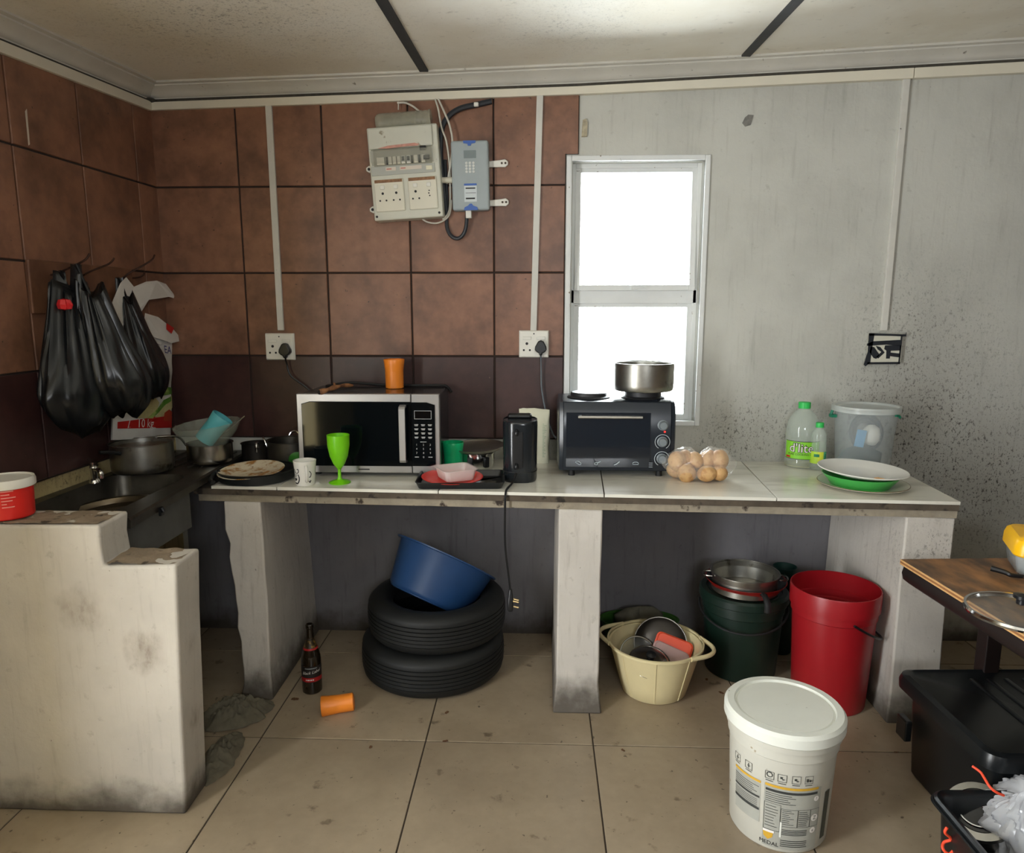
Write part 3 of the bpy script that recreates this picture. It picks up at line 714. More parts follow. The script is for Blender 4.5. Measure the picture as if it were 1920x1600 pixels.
# maize meal sack against the wall
ZPV = 1.40; _r = Matrix.Rotation(LROT[2], 3, 'Z') @ Matrix.Rotation(R(-9), 3, 'X')
mz = thing('maize_sack', 'torn white ten kilogram maize meal sack with red band hanging behind the black bags', 'sack', LW(.035, -.22, ZPV)-_r @ Vector((0, 0, ZPV)), (R(-9), 0, LROT[2]))
zlo = onL(175, 828, .03).z-.052; ztop = onL(250, 616, .03).z
y0s, y1s = -.215, .19
def sackpt(u, v, side):
    y = lerp(y0s, y1s, u); z = lerp(zlo, ztop, v)
    th = .022*math.sin(PI*u)**.6*math.sin(PI*min(1, v*1.15+.02))**.5+.003
    return (th*side+.004*mnoise.noise(Vector((y*14, z*14, side)))*1.4, y, z)
WSACK = pm('white_woven_poly', rgb(222, 220, 214), .45, var=.06, vs=20, bump=.3, bs=14)
m = M(); m.grid(lambda u, v: sackpt(u, v, 1), 24, 32); m.grid(lambda u, v: sackpt(u, v, -1), 24, 32); obj('sack', m, WSACK, mz, smooth=80)
# torn flaps above the sack
m = M()
def flap(pts, x=.012, th=.002):
    mm = M(); n = len(pts)
    front = [(x+.012*mnoise.noise(Vector((y*20, z*20, 2))), y, z) for y, z in pts]; back = [(p[0]-th, p[1], p[2]) for p in front]
    mm.add(front+back, [tuple(range(n)), tuple(range(2*n-1, n-1, -1))]+[(i, i+n, (i+1) % n+n, (i+1) % n) for i in range(n)])
    obj('torn_flap', mm, WSACK, mz, smooth=0)
def fl(px, py):
    p = onL(px, py, .04); return (p.y+.22, p.z)
flap([fl(x, y) for x, y in ((226, 530), (242, 544), (262, 528), (280, 521), (300, 522), (322, 546), (308, 545), (283, 556), (268, 562), (258, 590), (262, 612), (300, 622), (300, 640), (215, 640), (203, 590), (214, 545))], .014)
flap([fl(x, y) for x, y in ((262, 590), (288, 590), (316, 604), (336, 622), (314, 634), (300, 632), (262, 630))], .022)
# prints on the sack
REDP = pm('red_print', rgb(188, 34, 28), .45); BLUEP = pm('navy_print', rgb(36, 34, 110), .5); GRNP = pm('green_print', rgb(86, 140, 44), .5, c2=rgb(180, 196, 110), c2amt=.55, c2s=16); CORNP = pm('corn_print', rgb(206, 196, 140), .5, var=.15, vs=40)
def sk_uv(y, z): # local y,z on the bulged front
    u = (y-y0s)/(y1s-y0s); v = (z-zlo)/(ztop-zlo); p = sackpt(min(max(u, 0), 1), min(max(v, 0), 1), 1); return (p[0]+.0015, y, z)
def sprint(name, poly, mat, dx=0):
    mm = M(); n = len(poly); c = (sum(p[0] for p in poly)/n, sum(p[1] for p in poly)/n)
    rings = [[tuple(Vector(sk_uv(c[0]+(y-c[0])*s, c[1]+(z-c[1])*s))+Vector((dx, 0, 0))) for y, z in poly] for s in (1, .75, .5, .25, .02)]
    mm.loft(rings, caps=False); obj(name, mm, mat, mz, smooth=60, recalc=False)
def den(poly, k=6):
    out = []
    for i in range(len(poly)):
        a, b = poly[i], poly[(i+1) % len(poly)]
        out += [(lerp(a[0], b[0], j/k), lerp(a[1], b[1], j/k)) for j in range(k)]
    return out
zb_ = zlo
sprint('red_band', den([(-.195, zb_+0.0432), (.195, zb_+0.0432), (.195, zb_+0.0930), (.11, zb_+0.1020), (-.05, zb_+0.0810), (-.195, zb_+0.0690)]), REDP)
sprint('corn_cob', den([(-.10, zb_+0.0840), (.02, zb_+0.0840), (.06, zb_+0.1500), (.02, zb_+0.1740), (-.04, zb_+0.1320)]), CORNP, .0004)
sprint('corn_cob', den([(.03, zb_+0.0870), (.12, zb_+0.0930), (.185, zb_+0.1320), (.18, zb_+0.1860), (.1, zb_+0.1380)]), CORNP, .0006)
sprint('corn_leaf', den([(-.02, zb_+0.0840), (.02, zb_+0.0870), (.12, zb_+0.1440), (.19, zb_+0.1680), (.19, zb_+0.1860), (.1, zb_+0.1620)]), GRNP, .0010)
sprint('corn_leaf', den([(.04, zb_+0.1740), (.19, zb_+0.1920), (.19, zb_+0.2190), (.12, zb_+0.2190)]), GRNP, .0010)
sprint('red_badge', den([(.11, zb_+0.0720), (.18, zb_+0.0720), (.185, zb_+0.1110), (.15, zb_+0.1230), (.115, zb_+0.1080)]), pm('brick_red_print', rgb(170, 60, 34), .5), .0012)
WPR = pm('white_print', rgb(232, 228, 222), .5)
def stext(s, size, y, z, mat, name):
    mm = M(); mm.text(s, size, None, fn=lambda p: Vector(sk_uv(y+p.x, z+p.y))+Vector((.0022, 0, 0))); obj(name, mm, mat, mz, smooth=0, recalc=False)
stext('10 kg', .050, -.03, zb_+.062, WPR, 'lettering')
stext('/', .055, -.135, zb_+.062, WPR, 'lettering')
stext('R', .046, .155, onL(290, 641, .03).z+.03, BLUEP, 'lettering')
stext('EA', .046, .150, onL(300, 661, .03).z+.03, BLUEP, 'lettering')
m = M()
sprint('red_mark', den([fl(302, 598), fl(316, 604), fl(312, 616), fl(303, 610)]), REDP, .02)
# ================================================================== APPLIANCES AND THINGS ON THE COUNTER
# --- microwave
MWX0, MWX1, MWY0, MWY1, MWZ0, MWZ1 = -.957, -.390, -.36, -.04, ZC+.016, 1.160
mw = thing('microwave_oven', 'silver-fronted microwave oven with dark glass door on the tiled counter', 'microwave', ((MWX0+MWX1)/2, MWY0, ZC))
w2 = (MWX1-MWX0)/2; h0 = MWZ0-ZC; h1 = MWZ1-ZC; hh = h1-h0
SILVER = pm('brushed_silver', rgb(164, 162, 160), .34, .75, var=.06, vs=10)
BODYB = pm('dark_enamel', rgb(30, 27, 28), .22, var=.1, vs=8)
m = M(); m.box(-w2+.006, w2-.006, .03, MWY1-MWY0, h0, h1-.002); obj('casing', m, BODYB, mw, smooth=0, bevel=.006)
def octo(x0, x1, z0, z1, cx_, cz_): return [(x0, z0+cz_), (x0+cx_, z0), (x1-cx_, z0), (x1, z0+cz_), (x1, z1-cz_), (x1-cx_, z1), (x0+cx_, z1), (x0, z1-cz_)]
doorR = w2-.112
m = M(); m.box(-w2, doorR-.0008, 0, .03, h0, h1); door = obj('door', m, SILVER, mw, smooth=0, bevel=.003)
GLS = pm('black_door_glass', rgb(8, 13, 16), .06, spec=.3)
m = M(); m.prism([(-w2+.022, h0+.030), (doorR, h0+.030), (doorR, h1-.032), (-w2+.055, h1-.032), (-w2+.022, h1-.042)], -.004, .001, 'y'); obj('door_glass', m, GLS, door, smooth=0)
m = M(); m.prism([(-w2+.020, h0+.028), (doorR, h0+.028), (doorR, h1-.030), (-w2+.053, h1-.030), (-w2+.020, h1-.040)], -.0015, .0005, 'y'); obj('glass_edge', m, BLACKM, door, smooth=0)
hx = doorR-.030
m = M(); m.prism(den([(h0+.045, -.006), (h0+.05, -.034), (h0+.06, -.040), (h1-.055, -.040), (h1-.045, -.034), (h1-.04, -.006), (h1-.05, -.006), (h1-.053, -.028), (h1-.06, -.030), (h0+.065, -.030), (h0+.058, -.028), (h0+.055, -.006)], 1), 0, .026, 'z')
# reorient: poly (z,y) extruded along x
mm = M(); mm.v = [(hx-.013+c, b, a) for a, b, c in m.v]; mm.f = m.f; mm.mi = m.mi
obj('handle', mm, SILVER, door, smooth=30, bevel=.0015)
m = M(); m.box(-.045, .0, -.0008, .0005, h0+.012, h0+.017); obj('badge', m, INK, door, smooth=0, recalc=False)
m = M(); m.box(doorR+.0008, w2, 0, .03, h0, h1); cp = obj('control_panel', m, SILVER, mw, smooth=0, bevel=.003)
m = M(); m.prism([(doorR+.001, h0+.030), (w2-.040, h0+.030), (w2-.018, h0+.036), (w2-.018, h1-.042), (w2-.050, h1-.032), (doorR+.001, h1-.032)], -.004, .001, 'y'); obj('panel_glass', m, GLS, cp, smooth=0)
pcx = (doorR+w2-.018)/2
m = M(); frame_rect(m, pcx-.034, pcx+.034, h1-.098, h1-.064, .002, -.0062, -.004); obj('display_frame', m, pm('pale_grey_print', rgb(150, 152, 154), .5), cp, smooth=0)
m = M(); m.box(pcx-.032, pcx+.032, -.0055, -.004, h1-.096, h1-.066); obj('display', m, pm('display_black', rgb(6, 7, 8), .04), cp, smooth=0)
XR = Matrix.Rotation(R(90), 4, 'X')
PRT = pm('keypad_print', rgb(186, 186, 184), .5)
for r_ in range(4):
    for c_ in range(3):
        m = M(); x = pcx-.027+c_*.027; z = h1-.120-r_*.0165
        m.box(x-.008, x+.008, -.0052, -.004, z-.0012, z+.0012); m.box(x-.006, x+.006, -.0052, -.004, z-.0052, z-.003); obj('key', m, PRT, cp, smooth=0)
m = M(); m.box(pcx-.012, pcx+.012, -.0052, -.004, h1-.190, h1-.188); obj('key', m, PRT, cp, smooth=0)
for i, d in enumerate(('1', '2', '3', '4', '5', '6', '7', '8', '9', 'STOP', '0', 'START')):
    r_, c_ = divmod(i, 3); m = M(); x = pcx-.027+c_*.027; z = h1-.201-r_*.0165
    if len(d) == 1: m.text(d, .011, Matrix.Translation((x, -.0048, z)) @ XR)
    else: m.box(x-.008, x+.008, -.0052, -.004, z-.001, z+.002)
    obj('key', m, PRT, cp, smooth=0, recalc=False)
for sx in (-1, 1):
    for y in (.05, .28):
        m = M(); m.lathe([(0, 0), (.014, 0), (.016, h0+.003), (0, h0+.003)], 14, T=Matrix.Translation((sx*(w2-.06), y, 0))); obj('foot', m, BLACKM, mw)
mwt = MWZ1-.002
# orange cup on top
ORANGE = pm('orange_plastic', rgb(240, 138, 42), .38, var=.03, vs=20, sss=.0)
oc = onz(751, 722, mwt)
m = M(); tumbler(m, .031, .0435, .122, rimband=False)
tag(obj('tumbler', m, ORANGE, loc=(oc.x, -.13, mwt+.0005)), 'orange plastic tumbler standing on top of the microwave', 'cup')
# dead branch
BARK = pm('peeled_twig', rgb(166, 116, 74), .8, c2=rgb(92, 56, 34), c2amt=.52, c2s=30, var=.2, vs=60)
b0 = onz(577, 745, mwt+.012); b0 = Vector((b0.x-.012, MWY0-.006, mwt+.009))
tw = thing('twig', 'short broken branch lying on the left front corner of the microwave', 'twig', b0)
m = M(); m.tube([(0, 0, 0), (.022, .03, .006), (.042, .07, .012), (.062, .12, .014), (.085, .17, .008)], lambda t: .0105-.004*t+.0018*math.sin(t*17), 10, smooth=5); obj('stem', m, BARK, tw)
m = M(); m.tube([(.04, .065, .014), (.034, .085, .024), (.028, .10, .026)], lambda t: .007-.005*t, 8, smooth=3); obj('side_shoot', m, BARK, tw)
m = M(); m.lathe([(0, 0), (.0095, 0), (.0095, .002), (0, .002)], 12, T=Matrix.Translation((-.001, -.001, 0)) @ Matrix.Rotation(R(90), 4, 'X') @ Matrix.Rotation(R(45), 4, 'Y')); obj('cut_end', m, pm('charred_end', rgb(24, 18, 14), .9), tw)
# black lead lying along the back of the microwave
m = M(); m.tube([(-.905, -.13, mwt+.006), (-.86, -.075, mwt+.012), (-.80, -.055, mwt+.014), (-.70, -.06, mwt+.007), (-.60, -.07, mwt+.006), (-.52, -.075, mwt+.006), (-.44, -.07, mwt+.006), (-.40, -.075, mwt+.004), (-.375, -.09, mwt-.02)], .0055, 8, smooth=6)
tag(obj('power_lead', m, BLACKM), 'black power lead lying along the back of the microwave top', 'cable')
# --- mug
mg = thing('mug', 'white ceramic mug with black scroll print beside the green goblet', 'mug', (-.890, -.492, ZC+.0005))
m = M(); m.lathe(wall_profile([(.034, 0), (.0365, .004), (.037, .02), (.0395, .06), (.043, .093), (.0432, .095)], .0035), 48); obj('body', m, pm('mug_ceramic', rgb(232, 230, 222), .2), mg)
m = M(); m.tube([(.040*math.cos(R(-66)), .040*math.sin(R(-66)), .078), (.062*math.cos(R(-66)), .062*math.sin(R(-66)), .074), (.068*math.cos(R(-66)), .068*math.sin(R(-66)), .05), (.056*math.cos(R(-66)), .056*math.sin(R(-66)), .026), (.038*math.cos(R(-66)), .038*math.sin(R(-66)), .022)], .0055, 10, smooth=5); obj('handle', m, MATS['mug_ceramic'], mg)
def scroll(pts, r=.0016):
    mm = M(); mm.tube([Vector(((.0384+.06*max(0, z-.05)*1.6)*math.cos(a), (.0384+.06*max(0, z-.05)*1.6)*math.sin(a), z)) for a, z in pts], r, 6, smooth=6); obj('scroll_print', mm, INK, mg)
A = lambda d: R(d-90)
scroll([(A(-52), .066), (A(-42), .052), (A(-28), .050), (A(-18), .058), (A(-20), .066), (A(-28), .065)])
scroll([(A(-46), .012), (A(-30), .010), (A(-18), .022), (A(-17), .036), (A(-24), .046)], .002)
scroll([(A(-50), .030), (A(-42), .022), (A(-36), .028), (A(-46), .028)], .002)
scroll([(A(42), .058), (A(52), .048), (A(48), .036), (A(40), .034)])
scroll([(A(50), .022), (A(44), .014), (A(38), .02)])
for k in range(2):
    m = M(); wraprect(m, -.006, .006-.003*k, .042-.006*k, .0445-.006*k, cylfn(.0388, 0, A(-40))); obj('small_print', m, INK, mg, smooth=0, recalc=False)
# --- goblet
LIME = pm('lime_plastic', rgb(120, 208, 24), .32, var=.06, vs=25, sss=.0)
gb = thing('goblet', 'tall lime green plastic wine goblet in front of the microwave', 'goblet', (-.766, -.462, ZC+.0005))
m = M(); m.lathe([(0, 0), (.041, .0), (.042, .003), (.030, .008), (.010, .014), (.0065, .022), (.006, .048), (.008, .056), (0, .058)], 40); obj('foot', m, LIME, gb)
m = M(); m.lathe([(0, .052), (.008, .055), (.022, .075), (.034, .105), (.0415, .145), (.0428, .188), (.0408, .188), (.039, .145), (.032, .108), (.02, .08), (.006, .062), (0, .06)], 48); obj('cup', m, LIME, gb)
# --- green tumbler
GREENP = pm('jade_plastic', rgb(22, 176, 112), .3, sss=.0)
m = M(); tumbler(m, .034, .0445, .118, rimband=False); tag(obj('tumbler', m, GREENP, loc=(-.355, -.225, ZC+.0005)), 'jade green plastic tumbler standing right against the microwave', 'cup')
# --- small steel pot with dish on it
sp = pot('steel_pot', 'small mirror-finish steel pot with an upturned pan lid, behind the air fryer', 'pot', (-.262, -.165, ZC+.0005), .076, .068, CHROME)
for a in (-105, -55):
    m = M(); ca, sa = math.cos(R(a)), math.sin(R(a)); m.box(-.012, .012, -.006, .006, .012, .055, T=Matrix.Rotation(R(a+90), 4, 'Z') @ Matrix.Translation((0, -.080, 0))); obj('side_grip', m, BLACK, sp, bevel=.004)
m = M(); m.lathe([(0, .002), (.07, .003), (.10, .012), (.112, .022), (.114, .026), (.110, .026), (.10, .017), (.07, .008), (0, .007)], 56)
tag(obj('steel_dish', m, ALU, loc=(-.258, -.165, ZC+.0685), rot=(R(3), R(-2), 0)), 'shallow grey metal dish resting on the small steel pot', 'dish')
# --- baking tray with red plate and box
bt = thing('baking_tray', 'black rectangular baking tray at the counter edge', 'tray', (-.297, -.445, ZC+.001), R(3))
m = M(); O = rrect(.335, .22, .022, 5); I = lambda s: [(x*s[0], y*s[1]) for x, y in O]
def ringz(s, z): return [(x*s, y*(1-(1-s)*1.5), z) for x, y in O]
m.loft([ringz(.93, 0), ringz(.985, .022), ringz(1.0, .024), ringz(1.0, .026), ringz(.975, .025), ringz(.92, .003), ringz(.05, .003)], caps=True); obj('tray', m, pm('black_enamel_tray', rgb(20, 22, 25), .3), bt)
m = M(); m.prism([(.07, -.02), (.13, -.03), (.135, .0), (.10, .02), (.075, .01)], .0035, .0045, 'z'); obj('foil_scrap', m, STEEL, bt, smooth=0)
m = M(); m.lathe([(0, 0), (.07, 0), (.085, .006), (.117, .014), (.119, .016), (.116, .0165), (.085, .009), (.07, .003), (0, .003)], 56)
tag(obj('side_plate', m, pm('red_melamine', rgb(226, 62, 56), .3), loc=(-.333, -.440, ZC+.0095), rot=(R(2), R(1), 0)), 'bright red plastic plate lying on the baking tray', 'plate')
fb = thing('food_box', 'clear frosted plastic food box standing on the red plate', 'container', (-.318, -.448, ZC+.019), R(28))
FROST = pm('frosted_plastic', rgb(240, 226, 222), .3, alpha=.55)
O2 = rrect(.135, .135, .02, 5)
def rz2(s, z): return [(x*s, y*s, z) for x, y in O2]
m = M(); m.loft([rz2(.80, 0), rz2(.84, .004), rz2(.96, .040), rz2(1.05, .041), rz2(1.05, .0435), rz2(.95, .043), rz2(.82, .005), rz2(.05, .004)]); obj('body', m, FROST, fb)
# --- air fryer
af = thing('air_fryer', 'slim glossy black air fryer near the middle of the counter', 'air fryer', (-.073, -.375, ZC+.0005))
AFB = pm('glossy_black_fryer', rgb(30, 34, 38), .18)
m = M(); E = lambda s, z, n=48: [((abs(math.cos(q))**.75*math.copysign(1, math.cos(q)))*.068*s, (abs(math.sin(q))**.75*math.copysign(1, math.sin(q)))*.075*s, z) for q in [2*PI*i/n for i in range(n)]]
m.loft([E(.93, 0), E(.97, .01), E(.98, .12), E(1.0, .225), E(.99, .232), E(.95, .238)]); obj('body', m, AFB, af)
m = M(); m.loft([[(x, y, z+.012+.10*(y+.075)*.12) for x, y, z in E(.965, .222)], [(x, y, z+.014+.10*(y+.075)*.12) for x, y, z in E(.985, .224)], [(x, y, z+.014+.1*(y+.075)*.12) for x, y, z in E(.93, .226)], [(x, y, z+.006) for x, y, z in E(.88, .226)], [(x, y, z+.006) for x, y, z in E(.03, .226)]]); obj('top_rim', m, AFB, af)
m = M(); m.box(-.05, .045, .02, .06, .234, .256); obj('vent_hood', m, BLACK, af, bevel=.010, seg=3)
m = M(); m.loft([[(x*.35-.008, -.076+y*.02, z) for x, y in circ(.06, 20)] for z in (.06, .07, .19, .2)]); obj('grip', m, BLACK, af, bevel=.003)
for z in (.205, .075):
    m = M(); m.tube([(-.012, -.072, z), (-.012, -.082, z-.006), (-.012, -.080, z-.016)], .008, 10, smooth=3); obj('grip_mount', m, BLACK, af)
m = M(); m.loft([E(.985, .040), E(.99, .041), E(.99, .0425), E(.985, .0435)]); obj('seam', m, BLACKM, af)
# lead with three-pin plug hanging over the edge
ld = thing('fryer_lead', 'black lead of the air fryer hanging down over the counter edge', 'cable', (-.09, -.45, ZC))
def rel(p, o): return tuple(Vector(p)-Vector(o))
base = Vector((-.09, -.45, ZC))
ex = -.118; P_ = [(-.088, -.452, ZC+.04), (-.098, -.49, ZC+.014), (-.115, -.55, ZC+.006), (ex-.002, cfy(ex)-.004, ZC-.004), (ex-.004, cfy(ex)-.012, ZC-.06), (ex-.004, cfy(ex)-.008, ZC-.20), (ex+.010, cfy(ex)-.006, ZC-.33), (ex+.016, cfy(ex)-.006, ZC-.385)]
m = M(); m.tube([rel(p, base) for p in P_], .0042, 8, smooth=6); obj('lead', m, BLACK, ld)
pe = Vector(P_[-1])-base
m = M(); m.loft([[(pe.x+x, pe.y+y, pe.z-z0) for x, y in rrect(w_, d_, .006, 3)] for z0, w_, d_ in ((-.012, .013, .013), (.006, .018, .018), (.03, .022, .032), (.062, .022, .036), (.07, .018, .03))]); pl = obj('plug', m, BLACK, ld)
BRASS = pm('brass_pin', rgb(206, 180, 130), .3, .9)
for z0, y0 in ((.030, -.010), (.030, .010), (.055, 0)):
    m = M(); m.tube([(pe.x+.009, pe.y+y0, pe.z-z0), (pe.x+.030, pe.y+y0, pe.z-z0-.005)], .0034, 10); obj('pin', m, BRASS, pl)
# --- paper bag of flour
pb = thing('paper_bag', 'creased white paper bag standing against the wall behind the air fryer', 'paper bag', (-.020, -.055, ZC+.0005))
PAPER = pm('printed_paper', rgb(216, 214, 190), .7, var=.08, vs=10, bump=.5, bs=16)
m = M()
def pbg(u, v):
    a = 2*PI*u; c, s_ = math.cos(a), math.sin(a)
    w = .066*(1-.0*v); d = .036*(1-v**3*.94)
    x = math.copysign(abs(c)**.35, c)*w; y = math.copysign(abs(s_)**.5, s_)*d
    z = .238*v + (.010*mnoise.noise(Vector((x*40, 0, 3))) - .14*max(0, x-.01)*.9 if v > .97 else 0)
    return (x+.004*mnoise.noise(Vector((x*30, y*30, z*25))), y+.006*mnoise.noise(Vector((x*30+5, y*20, z*22))), z)
m.grid(pbg, 48, 24, closed_u=True); obj('bag', m, PAPER, pb, smooth=50)
m = M()
for k in range(22):
    z = .03+k*.0068; w_ = .006+.012*random.random(); m.box(.036, .036+w_, -.0405, -.0395, z, z+.0016)
obj('print', m, pm('green_grey_print', rgb(130, 160, 124), .6), pb, smooth=0)
# --- toaster oven
ov = thing('mini_oven', 'dark tabletop oven with two hotplates on top, in front of the window', 'oven', (.308, -.325, ZC))
OVB = pm('blue_black_enamel', rgb(34, 40, 48), .25)
h = .305; w2o = .232; zf = .022
def side(x, dz=0): 
    pr = [(0.012, zf), (-.006, zf+.05), (-.012, zf+.14), (-.006, h-.05), (.012, h-.006), (.03, h), (.255, h), (.275, h-.02), (.282, .16), (.275, zf+.02), (.262, zf)]
    return [(x, y, z) for y, z in pr]
m = M(); m.loft([side(-w2o+.02), side(w2o-.02)]); obj('casing', m, OVB, ov, smooth=30, bevel=.003)
for s_ in (-1, 1):
    m = M(); m.loft([[(s_*(w2o-.02), y*1.01, lerp(.16, z, 1.0)) for _, y, z in side(0)], [(s_*(w2o-.006), .005+y*.97, lerp(.16, z, .985)) for _, y, z in side(0)], [(s_*w2o, .02+y*.86, lerp(.16, z, .86)) for _, y, z in side(0)]]); obj('end_cheek', m, OVB, ov, smooth=40)
m = M(); m.loft([[(x, y-.004, z) for x in (0,) for y, z in ()]] if False else [[(-.20, -.010-.004*math.sin(PI*t), lerp(zf+.02, h-.045, t)) for t in (0, .25, .5, .75, 1)]+[(-.20, .0, lerp(h-.045, zf+.02, t)) for t in (0, .5, 1)], [(.130, -.010-.004*math.sin(PI*t), lerp(zf+.02, h-.045, t)) for t in (0, .25, .5, .75, 1)]+[(.130, .0, lerp(h-.045, zf+.02, t)) for t in (0, .5, 1)]])
dr = obj('oven_door', m, pm('oven_glass', rgb(26, 33, 42), .12, coat=.5), ov, smooth=40)
m = M(); m.tube([(-.155, -.030, h-.060), (.095, -.030, h-.060)], .0055, 10); m.box(-.150, -.140, -.03, -.006, h-.064, h-.056); m.box(.08, .09, -.03, -.006, h-.064, h-.056); obj('door_handle', m, CHROME, dr)
OPR = pm('oven_print', rgb(190, 200, 206), .5)
def ring_(x, z, r, y=-.0185):
    mm = M(); mm.tube([(x+r*math.cos(q), y, z+r*math.sin(q)) for q in [R(-60+300*i/20) for i in range(21)]], .0013, 6); return mm
for i, x in enumerate((-.15, -.075, .0, .075)):
    m = M()
    if i == 0: m.tube([(x-.012, -.0148, .062), (x-.004, -.0148, .068), (x+.010, -.0148, .058), (x+.004, -.0148, .052), (x-.012, -.0148, .062)], .0012, 5, smooth=3)
    elif i == 1: m.tube([(x-.012, -.0148, .054), (x-.002, -.0148, .052), (x, -.0148, .060), (x-.01, -.0148, .06), (x-.012, -.0148, .054)], .0012, 5, smooth=3); m.tube([(x, -.0148, .06), (x+.012, -.0148, .066)], .0016, 5)
    elif i == 2: m.tube([(x-.010, -.0148, .052), (x, -.0148, .056), (x+.012, -.0148, .066)], .0022, 5)
    else: m.box(x-.012, x+.012, -.0152, -.0144, .054, .056); m.tube([(x-.012, -.0148, .059), (x-.006, -.0148, .064), (x+.006, -.0148, .064), (x+.012, -.0148, .059)], .0012, 5, smooth=3)
    obj('door_symbol', m, OPR, dr)
for z, k in ((.212, 0), (.146, 1), (.078, 1)):
    m = M(); m.lathe([(0, 0), (.021, 0), (.021, .004), (.017, .006), (.015, .022), (.013, .024), (0, .024)], 24, T=Matrix.Translation((.178, -.008, z)) @ Matrix.Rotation(R(90), 4, 'X')); obj('knob', m, pm('grey_knob', rgb(120, 128, 132), .4), ov)
    if k: obj('knob_scale', ring_(.178, z, .029, -.0135), OPR, ov)
m = M(); m.lathe([(0, 0), (.004, 0), (.003, .003), (0, .003)], 10, T=Matrix.Translation((.186, -.012, .186)) @ Matrix.Rotation(R(90), 4, 'X')); obj('pilot_light', m, pm('red_pilot_light', (1, .04, .03, 1), .3, emit=1.5), ov)
for z in (.042, .034, .026):
    m = M(); m.box(.128, .142, -.0135, -.0125, z+.018, z+.0195); obj('vent_mark', m, OPR, ov, smooth=0)
for x in (-.175, .175):
    for y in (.03, .23):
        m = M(); m.lathe([(0, 0), (.014, 0), (.012, zf+.004), (0, zf+.004)], 12, T=Matrix.Translation((x, y, 0))); obj('foot', m, BLACKM, ov)
IRON = pm('hotplate_iron', rgb(52, 52, 54), .5, .4)
for x, y, hp in ((-.105, .12, .020), (.115, .12, .028)):
    m = M(); m.lathe([(0, h), (.085, h), (.088, h+.004), (.082, h+.008), (.074, h+.009), (.074, h+hp), (.070, h+hp+.003), (.03, h+hp+.002), (0, h+hp+.002)], 40, T=Matrix.Translation((x, y, 0))); obj('hotplate', m, IRON, ov)
hb = Vector((.308+.115, -.325+.12, ZC+h+.0315))
ap = pot('cooking_pot', 'wide aluminium pot standing on the right hotplate of the oven', 'pot', hb, .122, .112, ALU, rim=.006)
# --- potatoes
POT = pm('potato_skin', rgb(206, 164, 110), .6, c2=rgb(180, 132, 84), c2amt=.55, c2s=40, var=.1, vs=60, bump=.2, bs=80)
pg = [(.545, -.33, .034, 0), (.575, -.385, .033, 1), (.605, -.33, .034, 2), (.575, -.345, .082, 3), (.54, -.37, .076, 4), (.612, -.36, .078, 5), (.648, -.405, .036, 6), (.690, -.345, .036, 7), (.700, -.395, .036, 8), (.665, -.35, .082, 9), (.705, -.36, .080, 10), (.645, -.32, .034, 11)]
for x, y, z, s_ in pg:
    m = M(); rr = .034+.003*math.sin(s_*2.1)
    prof = [(rr*math.sin(PI*k/12), -rr*math.cos(PI*k/12)) for k in range(13)]
    prof[0] = (0, prof[0][1]); prof[-1] = (0, prof[-1][1])
    m.lathe(prof, 20, fn=lambda p, a, r, zz: tuple(Vector((p[0]*1.12, p[1]*.98, p[2]*.95))*(1+.09*mnoise.noise(Vector((p[0]*30+s_*5, p[1]*30, p[2]*30))))))
    tag(obj('potato', m, POT, loc=(x, y, ZC+z), rot=(s_*.7, s_*1.1, s_*.5), smooth=80), 'small round tan potato inside the clear bag beside the tabletop oven', 'potato', 'potatoes in the clear plastic bag')
FILM = pm('clear_film', rgb(240, 238, 232), .12, alpha=.16, spec=.8)
m = M()
def film(u, v):
    a = 2*PI*u; t = v*PI
    cx_ = .628; lobes = 1+.12*math.cos(2*a)+.10*mnoise.noise(Vector((math.cos(a)*3, math.sin(a)*3, v*5)))
    r = math.sin(t)**.6
    x = .125*r*math.cos(a)*lobes; y = .075*r*math.sin(a)*lobes
    z = .064-.064*math.cos(t); z *= (1-.28*math.exp(-((x-.0)/.022)**2)*v)
    z += .012*mnoise.noise(Vector((x*50, y*50, v*3)))*v
    return (cx_+x, -.362+y, ZC+.001+max(z, 0))
m.grid(film, 72, 28, closed_u=True)
tag(obj('potato_bag', m, FILM, smooth=60), 'clear plastic bag full of potatoes beside the tabletop oven', 'bag')
# --- oil bottle
CLEARP = pm('clear_pet', rgb(214, 226, 214), .08, alpha=.20, spec=.9)
LIMEL = pm('lime_label', rgb(136, 210, 54), .45)
def bottle(name, label, loc, prof, capr, caph, capmat, n=40, fn=None, rot=0):
    t = thing(name, label, 'bottle', loc, rot)
    mm = M(); mm.lathe(wall_profile(prof, .0012), n, fn=fn); obj('bottle', mm, CLEARP, t, smooth=60)
    zt = prof[-1][1]; mm = M()
    mm.lathe([(0, zt-caph*.75), (capr, zt-caph*.75), (capr, zt+caph*.2), (capr*.92, zt+caph*.25), (0, zt+caph*.25)], 36, fn=lambda p, a, r, z: (p[0]*(1+.02*math.cos(a*24)), p[1]*(1+.02*math.cos(a*24)), p[2])); obj('cap', mm, capmat, t)
    return t
GCAP = pm('green_cap', rgb(52, 190, 88), .4)
bo = bottle('oil_bottle', 'large nearly empty cooking oil bottle with lime green label', (1.120, -.088, ZC+.0005), [(.062, 0), (.068, .006), (.069, .03), (.067, .034), (.068, .04), (.068, .118), (.069, .125), (.068, .16), (.062, .195), (.045, .225), (.026, .242), (.021, .248), (.020, .268)], .0245, .026, GCAP)
rL = .0688; aF = R(-90)-.38
f = cylfn(rL, .0, aF); m = M(); wraprect(m, -.075, .105, .040, .115, f, n=40); obj('label', m, LIMEL, bo, smooth=60, recalc=False)
f2 = cylfn(rL+.0008, .0, aF)
